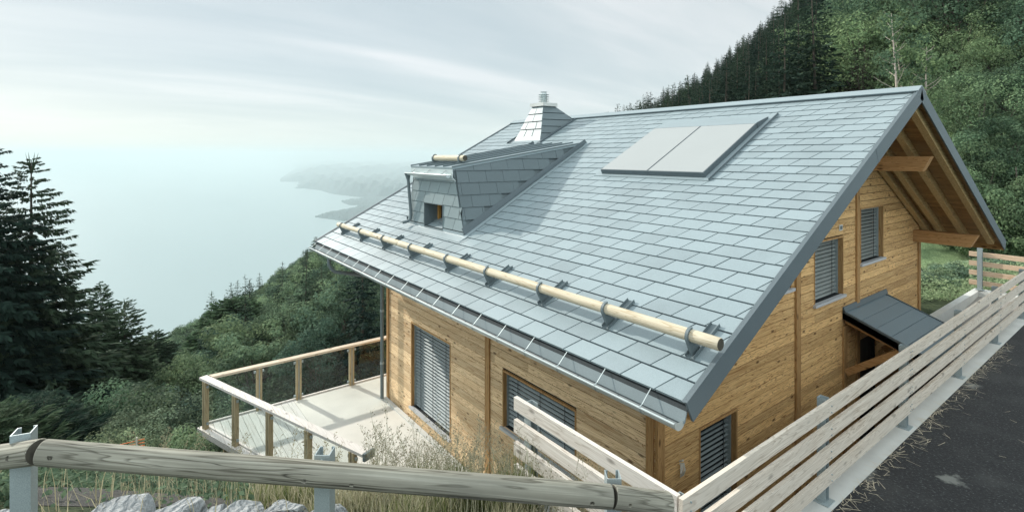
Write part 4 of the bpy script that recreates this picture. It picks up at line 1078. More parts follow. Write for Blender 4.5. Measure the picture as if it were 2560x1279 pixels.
# ------------------------------------------------------------------ log guard rail in front
def build_guardrail():
    root = empty('log_guardrail', (LOGA.x,LOGA.y,LOGA.z-.8))
    tag(root, 'weathered round log guard rail on galvanised steel posts at the road edge', 'guard rail')
    d = (LOGB-LOGA).normalized(); L = (LOGB-LOGA).length
    def hole_t(px): # parameter along the log for a bearing
        r = (px-CX)/F; a_ = Vector((SA*r-CA, CA*r+SA)); n = Vector((-a_.y,a_.x)); A = Vector((LOGA.x,LOGA.y)); B = Vector((d.x,d.y))
        return -A.dot(n)/B.dot(n)
    r0, r1 = .0765, .0755
    def hol(pxs, off=0): return [(hole_t(p)-off, PI*1.0, .010) for p in pxs]
    fine = lambda pxs, o=0: [hole_t(p)-o for p in pxs]
    hs = [(146,1146),(769,1203),(885,1213),(1475,1257)]
    def mk(a, b_, ra, rb, holes, nseg):
        return log_obj('log', a, b_, ra, rb, M['log'], root, nseg, holes, .016, 96, .012)
    # the visible side of the log faces the viewer; local Y of the log points away from it
    X = d; Z = Vector((0,0,1)); Yl = Z.cross(X).normalized(); Zl = X.cross(Yl)
    def th_of(px, py, off=0):
        t = hole_t(px); c = LOGA+d*t; v = (-c).normalized(); base = math.atan2(v.dot(Zl), v.dot(Yl))
        cy = proj(*c)[1]; dist = RF(c.x,c.y)[1]; s = (cy-py)/F*dist/.091
        # going up the picture = towards +Zl round the log
        sgn = 1 if math.cos(base) > 0 else -1
        return t, base+sgn*math.asin(max(-.95,min(.95,s)))
    H = [th_of(*p) for p in hs]
    mk(LOGA+d*.012, LOGB-d*.006, r0, r1, [(t-.012,th,.011) for t,th in H], 460)
    LA = Vector((*W(-260,3.62),-2.19)); dl = (LA-LOGA)
    mk(LA, LOGA-d*.006, .0765,.0765, [((LA-LOGA).length-.16, H[0][1], .012)], 160)
    LB = Vector((*W(1672,3.70),-2.475)); mk(LOGB+d*.006, LB, .0755,.0755, [(.10, H[3][1]-.1, .010)], 60)
    ends = [(60,3.38,0),(812,3.56,0),(1532,3.78,0)]
    for (px, dist, zt_) in ends:
        x, y = W(px, dist); zt2 = HY; 
        ztop = {60:-(1088-HY)/F*3.38, 812:-(1138-HY)/F*3.56, 1532:-(1196-HY)/F*3.78}[px]
        ztop += .034; p = MB(); w_ = .052; dp_ = .055; t_ = .006
        q = lambda a,b_,c,e: p.box(a,b_,c,e,-1.6,0)
        q(-w_,w_,-dp_,-dp_+t_); q(-w_,-w_+t_,-dp_+t_,dp_); q(w_-t_,w_,-dp_+t_,dp_); q(-w_+t_,-w_+.022,dp_-t_,dp_); q(w_-.022,w_-t_,dp_-t_,dp_)
        po = p.build('post', M['steel'], root, loc=(0,0,0)); po.location = Vector((x,y,ztop))-root.location
        po.rotation_euler = (0,0,math.atan2(SA,-CA)-PI/2+ (.42 if px < 100 else 0))
        if px == 812:
            bb = MB(); bb.tube([(-.002,-.056,-.035),(-.002,-.062,-.035)],.009,10); bo = bb.build('bolt', M['zinc'], po, loc=(0,0,0))
build_guardrail()

# ------------------------------------------------------------------ terrain
near_pts = []
def cp(px, d, z): near_pts.append((*W(px,d), z))
for px, d, z in ((-200,3.9,-2.70),(0,4.0,-2.78),(400,4.15,-2.86),(700,4.3,-2.95),(1000,4.5,-3.15),(1300,4.6,-3.42),(1600,4.5,-3.75),
                 (-200,5.5,-3.45),(0,5.5,-3.5),(300,5.5,-3.55),(700,5.5,-3.72),(1200,5.6,-3.95),(1450,5.7,-4.3),
                 (-300,8,-4.9),(0,8,-4.95),(300,8,-5.05),(700,8,-5.45),(1000,7.8,-5.6),(1250,7.8,-5.55),
                 (-300,11,-6.7),(0,11,-6.9),(300,11,-7.0),(560,11.6,-7.4),(-300,18,-11),(0,18,-11.2),(300,18,-11.6),(600,18,-12),
                 (-400,26,-16),(0,26,-16),(400,26,-16)):
    cp(px, d, z)
for p in ((-13.8,1.3,-7.6),(-13.8,5,-8.6),(-14.3,10,-9.6),(-14.5,16,-9.0),(-11,2.2,-6.9),(-9.3,3.0,-6.45),(-12,5.6,-6.5),(-8,5.0,-6.3),(-6,5.0,-6.15),(-4.4,5.0,-6.0),(-8,10,-6.6),
          (-3.4,8,-6.5),(-3.4,12,-6.4),(-3.3,16,-5.6),(-4.6,17.2,-4.4),(-4.2,20,-4.25),(-8,17.5,-5.2),(-12,19,-7),(-5,24,-4.3),(0,24,-4.1),(-2,20,-4.1),(-2.4,16,-4.6),
          (0,3,-4.4),(2,8,-4.5),(2,14,-4.4),(4,20,-4.2),(-.5,6,-4.4),(-1,12,-4.5)):
    near_pts.append(p)
NP = np.array(near_pts)
def tps(d2): return np.where(d2 > 1e-9, .5*d2*np.log(np.maximum(d2,1e-9)), 0)
_n = len(NP); _d2 = ((NP[:,None,:2]-NP[None,:,:2])**2).sum(-1)
_K = tps(_d2)+np.eye(_n)*.25; _P = np.c_[np.ones(_n), NP[:,:2]]
_A = np.block([[_K,_P],[_P.T,np.zeros((3,3))]]); _w = np.linalg.solve(_A, np.r_[NP[:,2],0,0,0])
def near_h(x, y):
    x = np.atleast_1d(np.asarray(x,float)); y = np.atleast_1d(np.asarray(y,float))
    d2 = (x[:,None]-NP[None,:,0])**2+(y[:,None]-NP[None,:,1])**2
    return tps(d2)@_w[:_n]+_w[_n]+_w[_n+1]*x+_w[_n+2]*y
AZ  = [-1.4,-.9,-.7,-.5,-.2,0,.3,.6,.86,1.0,1.4]
Z30 = [-19,-19,-19,-18.5,-15,-12,-9,-6.5,-3.6,-3.0,-1.5]
AE  = [-1.4,-.70,-.61,-.49,-.376,-.15,.10,.223,.38,.534,.8,1.0,1.4]
EE  = [-.60,-.405,-.36,-.294,-.216,-.14,-.055,.02,.135,.235,.42,.55,.75]
FCa = [-1.4,-.6,-.37,.2,.53,1.0,1.4]
FCv = [200,225,250,290,255,215,200]
def far_h(a, f):
    z0 = np.interp(a, AZ, Z30); e = np.interp(a, AE, EE); fc = np.interp(a, FCa, FCv)
    zc = e*fc
    t = (f-30)/(fc-30)
    h = z0+(zc-z0)*t
    return np.where(f > fc, zc-(f-fc)*1.1, h)
def ground(x, y):
    x = np.atleast_1d(np.asarray(x,float)); y = np.atleast_1d(np.asarray(y,float))
    r, f = SA*x+CA*y, -CA*x+SA*y
    f = np.maximum(f,.3); a = np.clip(r/f,-1.4,1.4)
    w_ = np.clip((f-21)/9,0,1); w_ = w_*w_*(3-2*w_)
    hn = near_h(x,y); hf = far_h(a,f)
    hf += (np.sin(x*.11+1)*np.cos(y*.13)+.5*np.sin(x*.31+y*.27))*np.clip((f-35)/60,0,1)*1.3
    return hn*(1-w_)+hf*w_
def G(x, y): return float(ground(x,y)[0])
def build_terrain():
    na, nf = 170, 190
    aa = np.linspace(-1.35,1.3,na); ff = np.r_[np.linspace(1.9,14,80), 14*(420/14)**np.linspace(0.012,1,nf-80)]
    A_, F_ = np.meshgrid(aa, ff); r = A_*F_
    x, y = SA*r-CA*F_, CA*r+SA*F_
    z = ground(x.ravel(), y.ravel())
    V = np.c_[x.ravel(), y.ravel(), z]
    idx = np.arange(na*nf).reshape(nf,na)
    Fc = np.stack([idx[:-1,:-1],idx[:-1,1:],idx[1:,1:],idx[1:,:-1]],-1).reshape(-1,4)
    # leave out the ground under the road, where the road sheet is the surface
    c = V[Fc].mean(1)
    keep = ~((c[:,0] > -2.15) & (c[:,1] > 3.6) & (c[:,1] < 30)) & ~((c[:,0] > -13.4) & (c[:,0] < -4.4) & (c[:,1] > 5.7) & (c[:,1] < 15.6))
    Fc = Fc[keep]
    me = bpy.data.meshes.new('terrain'); me.from_pydata(V.tolist(),[],Fc.tolist()); me.materials.append(M['ground'])
    me.polygons.foreach_set('use_smooth',[True]*len(me.polygons))
    tag(link('terrain', me), kind='structure')
build_terrain()
ZL = -720.0
def build_lake():
    s = 60000; me = bpy.data.meshes.new('lake'); me.from_pydata([(-s,-s,ZL),(s,-s,ZL),(s,s,ZL),(-s,s,ZL)],[],[(0,1,2,3)]); me.materials.append(M['lake'])
    tag(link('lake', me), kind='structure')
build_lake()
def build_shore():
    """low land and hills along the far lake shore, as a height field over bearing and distance"""
    pxs = np.arange(640,1420,3.0); ys = np.r_[np.arange(409,440,.8), np.arange(440,600,1.2)]
    near = [(700,452.5),(757,470),(800,475),(829,484),(880,490),(919,493.5),(925,494)]
    def inside(px, y):
        if y < 417: return px > 730
        if y < 454: return px > 702+(454-y)*1.3*0+ (0 if y > 446 else (446-y)*1.5)
        if y < 470: return px > 742+(470-y)*.6+4*math.sin(y)
        if y < 494: return px > np.interp(y,[470,475,484,490,494],[757,800,829,880,925])
        if y < 512: return px > np.interp(y,[494,500,503,506,511.5],[925,866,853,858,872])
        if y < 518: return px > 889+(518-y)*2
        if y < 560: return px > np.interp(y,[518,527.7,535,542,546,552,560],[889,845,806,789,815,858,990])
        return px > 1005
    idx = {}; V, Fc = [], []
    H = np.zeros((len(ys),len(pxs)))
    I = np.array([[inside(p,y) for p in pxs] for y in ys])
    for i, y in enumerate(ys):
        for j, p in enumerate(pxs):
            if not I[i,j]: continue
            run = 0
            while j-run >= 0 and I[i,j-run] and run < 80: run += 1
            nz = math.sin(p*.05+y*.3)+.6*math.sin(p*.13-y*.21)+.5*math.sin(p*.31+y*.5)
            if y > 494: h = min(run*3.0,24)*(.8+.25*nz)+random.uniform(0,14)
            elif y > 440: h = min(run*9,150)*(1+.25*nz)+random.uniform(0,10)
            else: h = min(run*10,280)*(1+.15*nz)
            H[i,j] = max(h,2)
    for i, y in enumerate(ys):
        d = -ZL*F/(y-HY)
        for j, p in enumerate(pxs):
            if I[max(i-1,0):i+2, max(j-1,0):j+2].any():
                x_, y_ = W(p,d); idx[i,j] = len(V); V.append((x_,y_,ZL+(H[i,j] if I[i,j] else -2)))
    for i in range(len(ys)-1):
        for j in range(len(pxs)-1):
            k = [(i,j),(i,j+1),(i+1,j+1),(i+1,j)]
            if all(q in idx for q in k): Fc.append([idx[q] for q in k])
    me = bpy.data.meshes.new('far_shore'); me.from_pydata(V,[],Fc); me.materials.append(M['farland'])
    tag(link('far_shore', me), kind='structure')
build_shore()

# ------------------------------------------------------------------ trees
def unit(v): return v/np.maximum(np.linalg.norm(v,axis=-1,keepdims=True),1e-9)
def kites(p, d, l, w, nrm, k=.45):
    """flat kite leaves: base p, direction d, length l, half width w, blade normal ~nrm"""
    s = unit(np.cross(d, nrm)); l = l[:,None]; w = w[:,None]
    return np.stack([p, p+d*l*k+s*w, p+d*l, p+d*l*k-s*w], 1)
def trunk_quads(pts, rad, n=7):
    pts = np.asarray(pts,float); q = []
    th = np.arange(n+1)*2*PI/n
    for i in range(len(pts)-1):
        d = unit(pts[i+1]-pts[i]); ref = np.array([1,0,0]) if abs(d[2]) > .8 else np.array([0,0,1.])
        u = unit(np.cross(d,ref)); w_ = np.cross(d,u)
        ring = lambda p,r: p+r*(np.cos(th)[:,None]*u+np.sin(th)[:,None]*w_)
        A, B = ring(pts[i],rad[i]), ring(pts[i+1],rad[i+1])
        q += [[A[j],A[j+1],B[j+1],B[j]] for j in range(n)]
    return np.array(q)
def conifer(seed, H, R, levels, per, tw, base=.06, droop=.35, w=.10, power=.85, hang=.3, gap=0.0, tl=.34):
    g = np.random.default_rng(seed); Q, T = [], []
    T.append(trunk_quads([(0,0,-.08*H),(0,0,H*.4),(0,0,H*.98)],[H*.009+R*.02,H*.006+R*.012,H*.001]))
    for i in range(levels):
        t = (i+g.uniform(-.3,.3))/levels; t = min(max(t,0),1)
        z = H*(base+(1-base)*t); rr = R*(1-t)**power*(1 if t > .12 else .72+2.3*t)
        nb = max(3,int(per*(1-.45*t)))
        az = g.uniform(0,2*PI)+np.arange(nb)*2*PI/nb+g.uniform(-.35,.35,nb)
        for a in az:
            if g.random() < gap: continue
            r = rr*g.uniform(.55,1.15)+.04*R; zz = z+H*(1-base)/levels*g.uniform(-.9,.9); dr = droop*g.uniform(.5,1.5)
            o = np.array([math.cos(a),math.sin(a),0]); s_ = np.array([-o[1],o[0],0])
            dz = -r*dr*(1-.9*t)+ r*.5*max(0,t-.75)
            n = max(3,int(tw*(.35+.65*r/R)))
            u = np.sqrt(np.linspace(.06,1,n))+g.uniform(-.03,.03,n); u = np.clip(u,.05,1)
            P = np.zeros((n,3)); P += o*(r*u)[:,None]; P[:,2] = zz+dz*u**1.3+ r*.10*u**4
            sd = np.where(np.arange(n) % 2,1,-1)*g.uniform(.5,1.0,n)
            fw = .55+.45*u
            D = unit(o[None]*fw[:,None]+s_[None]*(sd*(1.15-.75*u))[:,None]+np.array([0,0,-1])[None]*(g.uniform(-.1,1,n)*hang)[:,None])
            l = r*tl*(1.15-.55*u)*g.uniform(.7,1.25,n)+.05*R*.5
            N_ = unit(np.c_[g.normal(0,.35,n),g.normal(0,.35,n),np.ones(n)])
            Q.append(kites(P,D,l,l*w*2.2,N_))
            Q.append(kites(P,unit(D+g.normal(0,.25,(n,3))+np.array([0,0,-hang])),l*.8,l*w*1.7,unit(g.normal(0,1,(n,3)))))
            # spine along the branch
            m = 3; us = np.linspace(0,.8,m); PS = np.zeros((m,3)); PS += o*(r*us)[:,None]; PS[:,2] = zz+dz*us**1.3
            Q.append(kites(PS,unit(np.tile(o+np.array([0,0,dz/r]),(m,1))),np.full(m,r*.36),np.full(m,r*w*.55),np.tile([0,0,1.],(m,1))))
    top = np.array([[0,0,H*.93]]*4); dd = unit(np.c_[g.normal(0,.12,(4,2)),np.ones(4)])
    Q.append(kites(top,dd,np.full(4,H*.075),np.full(4,H*.0022),unit(g.normal(0,1,(4,3)))))
    return np.concatenate(Q), np.concatenate(T)
def broadleaf(seed, H, R, ncl, nleaf, ls, base=.28, limbs=True, flat=1.0, rad=None):
    g = np.random.default_rng(seed); Q, T, CT = [], [], []
    c0 = np.array([0,0,H*(base+(1-base)*.5)]); ax = np.array([R,R,H*(1-base)*.5*flat])
    cs = []
    for k in range(ncl):
        v = unit(g.normal(0,1,3)); v[2] = v[2]*.9+.18; rr = g.uniform(.45,.92)
        cs.append(c0+v*ax*rr)
    cs = np.array(cs); rc = R*g.uniform(.2,.42,ncl)*(1 if ncl < 35 else .72)
    T.append(trunk_quads([(0,0,-.08*H),(g.uniform(-.1,.1)*R,g.uniform(-.1,.1)*R,H*base),(0,0,H*.75)],[H*.019,H*.013,H*.004]))
    if limbs:
        for k in range(0,ncl,2):
            s_ = np.array([0,0,H*g.uniform(base*.7,.55)]); m = (s_+cs[k])/2+np.array([0,0,-.04*H]); T.append(trunk_quads([s_,m,cs[k]],[H*.007,H*.0045,H*.0015],5))
    per = np.maximum((nleaf*rc**2/np.sum(rc**2)).astype(int),8)
    for c, r_, n in zip(cs,rc,per):
        v = unit(g.normal(0,1,(n,3))); rad_ = r_*g.uniform(.12,1,n)**.28
        P = c+v*rad_[:,None]*np.array([1,1,.78])
        N_ = unit(v*1.25+g.normal(0,.42,(n,3))+np.array([0,0,.4])); D = unit(np.cross(N_,g.normal(0,1,(n,3))))
        l = ls*g.uniform(.6,1.35,n); Q.append(kites(P-D*l[:,None]*.5,D,l,l*.36,N_,.5)); CT.append(np.full(n,g.uniform(-.42,.42)))
    return np.concatenate(Q), np.concatenate(T), np.concatenate(CT)
def clump(me, ct):
    v = np.zeros(len(me.polygons),np.float32); v[:len(ct)] = ct
    me.attributes.new('clump','FLOAT','FACE').data.foreach_set('value', v)
    return me
def tree_mesh(name, QT, mats):
    Q, T = QT[0], QT[1]
    q = np.concatenate([Q,T]); mi = np.r_[np.zeros(len(Q),int),np.ones(len(T),int)]
    me = quads_mesh(name, q, mats, mi)
    return clump(me, QT[2]) if len(QT) > 2 else me
# shared meshes for the forest
CON = [tree_mesh('conifer_tree', conifer(20+k, 1.0, .19+.03*(k%3), 34, 10, 9, .03, .38, .13, .72, .4), [M['conifer'],M['bark']]) for k in range(5)]
BRO = [tree_mesh('broadleaf_tree', broadleaf(40+k, 1.0, .40+.05*(k%3), 40, 7000, .025, .08), [M['leafA'],M['bark']]) for k in range(5)]
BRL = [tree_mesh('broadleaf_tree', broadleaf(60+k, 1.0, .40+.05*(k%3), 75, 12000, .019, .06), [M['leafB'],M['bark']]) for k in range(4)]
house_poly = [(800,612),(1283,318),(2305,232),(2500,630),(2298,640),(2298,1300),(975,1300),(975,740)]
def inpoly(x, y, P):
    c = False; n = len(P)
    for i in range(n):
        x1,y1 = P[i]; x2,y2 = P[(i+1)%n]
        if (y1 > y) != (y2 > y) and x < (x2-x1)*(y-y1)/(y2-y1)+x1: c = not c
    return c
def place_forest():
    g = np.random.default_rng(5); cand = []
    # jittered polar sampling, denser nearby
    f = 38.0
    while f < 300:
        for lo, hi, sp in ((-1.12,.02,3.9+f*.004),(.02,1.12,4.3+f*.009)):
            n = int((hi-lo)*f/sp)
            for a in np.linspace(lo,hi,n)+g.uniform(-.5,.5,n)*(hi-lo)/n:
                cand.append((a,f+g.uniform(-.5,.5)*4.2))
        f += 4.0
    out = []
    for a, ff in cand:
        fc = np.interp(a,FCa,FCv)
        if ff > fc+2: continue
        px = CX+a*F
        if px < 330 and ff < 70: continue
        x, y = XY(a*ff,ff); z = G(x,y)
        left = a < 0.02
        if left:
            near = ff < 95
            kind = 'c' if g.random() < (.05 if ff > 95 else .2) else 'b'
            h = g.uniform(6.0,9.5) if kind == 'b' else g.uniform(9,14)
            if px < 520 and ff < 100: h *= .8
            if ff > fc-25 and kind == 'c': h *= .8
        else:
            pc = np.interp(a,[.1,.5,.6,.7,.8,1.0],[.97,.95,.85,.35,.12,.08])
            if ff < 62 and a > .6: pc *= .25
            kind = 'c' if g.random() < pc else ('l' if a > .5 or g.random() < .5 else 'b')
            h = g.uniform(12,22) if kind == 'c' else g.uniform(9,15)*(.6 if a < .55 else 1)
            if kind == 'c' and ff > fc-40: h *= .85
        if a > .55 and ff < 46 and kind != 'c': h *= .65
        if .70 < a < .82 and ff < 44: continue
        px0 = proj(x,y,z+h)[0]
        lim = np.interp(px0, [300,370,480,560,650,790,1100,1283,1570,1640,1700,1800,1900,1975,2100], [850,828,792,715,645,606,450,340,282,250,232,165,82,-5,-200])+(g.uniform(-12,24) if a < .02 else g.uniform(-34,30))
        hmax = (HY-lim)/F*ff-z
        sxm = 1.0
        if (px0 > 560 or ff > 90) and hmax < h: h = hmax; sxm = .8
        if h < 5.5: continue
        ptop = proj(x,y,z+h); pm = proj(x,y,z+h*.55)
        if pm[0] < -120 or pm[0] > 2680 or ptop[1] > 1290: continue
        rpx = h*.3*F/ff
        if all(inpoly(px_, py_, house_poly) for px_, py_ in ((ptop[0],ptop[1]-4),(pm[0]-rpx,pm[1]),(pm[0]+rpx,pm[1]))): continue
        if pm[1]-h*.55*F/ff*1.2 < -60 and proj(x,y,z)[1] < -20: continue
        out.append((kind, x, y, z, h, h*F/ff, left, g.integers(0,5), g.uniform(0,6.28), g.uniform(.85,1.15)*sxm, ff))
    return out
FOREST = place_forest()
def merge_forest(name, items, sources, label):
    """the small remainder of one kind, as one mass: points that repeat the kinds of tree already standing there"""
    if not items: return
    me = bpy.data.meshes.new(name); n = len(items); K = len(sources)
    me.from_pydata([(t[1],t[2],t[3]-.3) for t in items],[],[])
    at = me.attributes.new('sc','FLOAT_VECTOR','POINT'); at.data.foreach_set('vector', np.array([(t[4]*t[9],t[4]*t[9],t[4]) for t in items],np.float32).ravel())
    at = me.attributes.new('rz','FLOAT_VECTOR','POINT'); at.data.foreach_set('vector', np.array([(0,0,t[8]) for t in items],np.float32).ravel())
    at = me.attributes.new('kd','INT','POINT'); at.data.foreach_set('value', np.array([int(t[7]) % K for t in items],np.int32))
    o = link(name, me); tag(o, label, 'forest', None, 'stuff')
    ng = bpy.data.node_groups.new(name,'GeometryNodeTree')
    ng.interface.new_socket('Geometry',in_out='INPUT',socket_type='NodeSocketGeometry'); ng.interface.new_socket('Geometry',in_out='OUTPUT',socket_type='NodeSocketGeometry')
    N = ng.nodes; L = ng.links; gi = N.new('NodeGroupInput'); go = N.new('NodeGroupOutput'); jn = N.new('GeometryNodeJoinGeometry')
    def attr(nm, dt):
        a = N.new('GeometryNodeInputNamedAttribute'); a.data_type = dt; a.inputs[0].default_value = nm; return a.outputs[0]
    sc_, rz_, kd_ = attr('sc','FLOAT_VECTOR'), attr('rz','FLOAT_VECTOR'), attr('kd','INT')
    for k, src in enumerate(sources):
        oi = N.new('GeometryNodeObjectInfo'); oi.transform_space = 'ORIGINAL'; oi.inputs['Object'].default_value = src; oi.inputs['As Instance'].default_value = True
        cp_ = N.new('FunctionNodeCompare'); cp_.data_type = 'INT'; cp_.operation = 'EQUAL'; L.new(kd_, cp_.inputs[2]); cp_.inputs[3].default_value = k
        ip = N.new('GeometryNodeInstanceOnPoints'); L.new(gi.outputs[0], ip.inputs['Points']); L.new(cp_.outputs[0], ip.inputs['Selection']); L.new(oi.outputs['Geometry'], ip.inputs['Instance'])
        L.new(rz_, ip.inputs['Rotation']); L.new(sc_, ip.inputs['Scale']); L.new(ip.outputs[0], jn.inputs[0])
    L.new(jn.outputs[0], go.inputs[0])
    o.modifiers.new('trees','NODES').node_group = ng
LIM = 270
def put_forest():
    for kind, meshes, nm, fz in (('c',CON,'conifer_tree',0),('b',BRO,'broadleaf_tree',1),('l',BRL,'broadleaf_tree',2)):
        it = sorted([t for t in FOREST if t[0] == kind], key=lambda t: -t[5])
        lim = LIM if kind == 'c' else (185 if kind == 'b' else 110)
        src = {}
        for t in it[:lim]:
            _,x,y,z,h,s,left,k,rz,sx,ff = t
            o = bpy.data.objects.new(nm, meshes[k % len(meshes)]); COL.objects.link(o); src.setdefault(k % len(meshes), o)
            o.location = (x,y,z-.3); o.scale = (h*sx,h*sx,h); o.rotation_euler = (random.uniform(-.03,.03),random.uniform(-.03,.03),rz)
            side = 'on the slope below the terrace' if left else 'on the steep hillside behind the roof'
            if kind == 'c': lab = 'dark pointed conifer crowded '+side
            elif kind == 'b': lab = 'dark rounded leafy tree packed '+side
            else: lab = 'fresh green leafy tree packed '+side
            tag(o, lab, 'tree', ('conifers ' if kind == 'c' else 'dark leafy trees ' if kind == 'b' else 'fresh green leafy trees ')+side)
        merge_forest('conifer_forest' if kind == 'c' else 'broadleaf_forest', it[lim:], list(src.values()), 'distant remainder of the %s forest on the mountainside' % ('conifer' if kind == 'c' else 'leafy'))
    print('FOREST', {k: sum(1 for t in FOREST if t[0] == k) for k in 'cbl'})
put_forest()

def big_tree(name, QT, mats, px, d, label, z=None, rz=0, group=None, crown='crown', cat='tree', sc=1.0):
    x, y = W(px,d); zz = G(x,y)-.1 if z is None else z
    r = empty(name, (x,y,zz), rz); tag(r, label, cat, group)
    t = quads_mesh('trunk', QT[1], mats[1]); to = link('trunk', t, r, (0,0,0))
    c = quads_mesh(crown, QT[0], mats[0])
    if len(QT) > 2: clump(c, QT[2])
    co = link(crown, c, r, (0,0,0))
    r.scale = (sc,sc,sc)
    return r
def zt(px_y, d): return (HY-px_y)/F*d
def by_top(fn, px, d, ytop, *a, **k):
    x, y = W(px,d); zg = G(x,y); H = zt(ytop,d)-zg
    return H, zg
SPR = [M['nearspruce'],M['bark']]; LAR = [M['larchtree'],M['bark']]; SP2 = [M['spruce'],M['bark']]
def spruce_near(px, d, ytop, R, seed, label, levels=44, per=10, tw=20, gap=.12):
    H, zg = by_top(None, px, d, ytop)
    big_tree('spruce_tree', conifer(seed, H, R*1.08, levels+14, per+2, tw+14, .10, .30, .085, .74, .85, gap*1.1, .19), SPR, px, d, label)
spruce_near(78, 30, 378, 4.4, 101, 'tall ragged spruce with drooping boughs, its full tip against the lake')
spruce_near(-48, 27, 318, 4.6, 102, 'tall ragged spruce cut by the frame edge, its tip out of the photo')
spruce_near(-10, 44, 520, 3.8, 115, 'dark spruce deep behind the left frame edge', 30, 9, 14, .05)
spruce_near(140, 36, 600, 3.2, 103, 'dark spruce in the shadow under the tall ragged spruces', 30, 9, 14, .05)
spruce_near(40, 38, 560, 3.4, 108, 'dark spruce hidden behind the tall ragged spruces', 30, 9, 14, .05)
def simple(px, d, ytop, R, seed, label, mats, lv=36, per=9, tw=12, w=.09, droop=.3, hang=.4, power=.85, nm='spruce_tree', tl=.34, base=.05):
    H, zg = by_top(None, px, d, ytop)
    big_tree(nm, conifer(seed, H, R*1.15, lv+26, per+4, tw+30, base, droop, max(w,.085)*.95, power*.8, hang, .02, tl*.6), mats, px, d, label)
simple(252, 44, 703, 3.0, 104, 'feathery light green larch rising beside the tall ragged spruce', LAR, 44, 10, 16, .05, .05, .2, .85, 'larch_tree', .42)
simple(312, 42, 742, 2.9, 105, 'dark slender spruce with bare spiky tip next to the feathery larch', SP2, 34, 8, 14, .07, .2, .3, .75)
simple(388, 50, 822, 3.3, 106, 'dark bushy spruce standing left of the rounded leafy trees', SP2, 34, 9, 14, .09, .3, .4, .7)
simple(585, 60, 742, 5.4, 107, 'broad light green larch rising behind the glass railing corner', LAR, 46, 11, 20, .045, .05, .2, .7, 'larch_tree', .40)
simple(652, 66, 762, 4.2, 109, 'dark spruce close behind the broad light green larch', SP2, 36, 9, 14, .09, .3, .4, .6)
simple(868, 58, 730, 5.0, 110, 'wide dark spruce under the eave above the far railing', SP2, 36, 10, 16, .09, .25, .4, .7)
simple(790, 215, 590, 4.2, 111, 'lone small spruce on the ridge at the left roof corner', SP2, 22, 8, 8, .12)
simple(640, 46, 905, 2.6, 112, 'small spruce seen through the first glass panes', SP2, 26, 9, 12, .1)
simple(800, 44, 880, 3.4, 113, 'dark spruce seen through the middle glass panes', SP2, 30, 9, 14, .09)
def bush(px, d, ytop, R, seed, label, mats, nl=3000, ls=.16, ncl=16, base=.03, nm='bush', zoff=0, limbs=True):
    H, zg = by_top(None, px, d, ytop)
    H = max(H,.5)
    big_tree(nm, broadleaf(seed, H, R, ncl, nl, ls, base, limbs), mats, px, d, label, None, 0, None, 'foliage', 'bush')
LB = [M['leafB'],M['bark']]; LA = [M['leafA'],M['bark']]; LP = [M['leafP'],M['bark']]
# leafy tree under the eave, near the railing
def ltree(px, d, ytop, R, seed, label, mats, nl=9000, ls=.24, ncl=26, base=.2, nm='leafy_tree'):
    H, zg = by_top(None, px, d, ytop)
    big_tree(nm, broadleaf(seed, H, R, ncl, nl, ls, base), mats, px, d, label)
ltree(905, 50, 800, 3.6, 201, 'light green leafy tree between the wide dark spruce and the house corner', LB)
ltree(930, 40, 900, 3.0, 202, 'leafy tree seen through the glass pane next to the house corner', LB, 7000)
ltree(705, 40, 965, 3.0, 203, 'pale leafy tree filling the glass panes of the far railing', LP, 7000, .2)
for (px,d,yt,R_,sd,lb) in ((2450,33,195,3.4,211,'bright leafy tree above the rounded bush bank'),(2548,34,150,3.6,212,'bright leafy tree high at the right frame edge'),(2398,37,165,3.4,213,'leafy tree over the gable tip beside the straight birch'),
        (2600,30,260,3.0,214,'leafy tree cut by the right frame edge'),(2500,41,70,3.8,215,'tall leafy tree in the upper right corner'),(2385,42,175,3.2,216,'leafy tree directly right of the roof apex'),(2470,29,300,2.6,217,'small leafy tree between the bush bank and the frame edge')):
    ltree(px,d,yt,R_,sd,lb,LB,16000,.13,60,.05)
# young conifers and bushes on the near slope
def young(px, d, ytop, R, seed, label):
    H, zg = by_top(None, px, d, ytop)
    big_tree('young_spruce', conifer(seed, H, R, 24, 14, 46, .02, -.25, .04, .6, -.15, 0, .22), [M['spruce'],M['bark']], px, d, label, None, 0, None, 'crown', 'young tree')
young(50, 11.5, 985, 1.6, 301, 'feathery young spruce low at the left edge')
young(110, 12.5, 965, 1.5, 302, 'light young spruce beside the steel post at the left')
young(-30, 10.5, 1000, 1.4, 306, 'small young spruce cut by the left frame edge')
young(205, 13.5, 1010, 1.5, 303, 'dark young spruce right of the light young spruce')
young(335, 15, 945, 2.0, 305, 'dark spreading young spruce in the middle of the bushes')
bush(225, 13.5, 985, 1.5, 311, 'leafy green bush between the young spruces', LB, 9000, .08, 22)
bush(290, 14.5, 975, 1.4, 312, 'leafy bush left of the dark spreading young spruce', LB, 9000, .08, 22)
bush(455, 13.5, 955, 1.7, 313, 'pale flowering bush next to the terrace corner', LP, 12000, .07, 26)
bush(490, 15.5, 940, 1.9, 314, 'tall pale bush behind the terrace corner', LP, 12000, .075, 26)
bush(395, 12.0, 1030, 1.1, 315, 'low pale bush in front of the flowering bush', LP, 8000, .06)
bush(270, 9.5, 1075, .9, 316, 'fern like weed clump just above the log', LP, 7000, .045)
bush(330, 10.5, 1050, .9, 317, 'grey green weed clump behind the orange net', LP, 7000, .045)
bush(405, 9.6, 1085, .8, 318, 'dark weed clump right of the orange net', LA, 7000, .05)
bush(570, 16, 1010, 1.6, 319, 'leafy bush under the terrace seen through the near glass', LB, 9000, .08, 22)

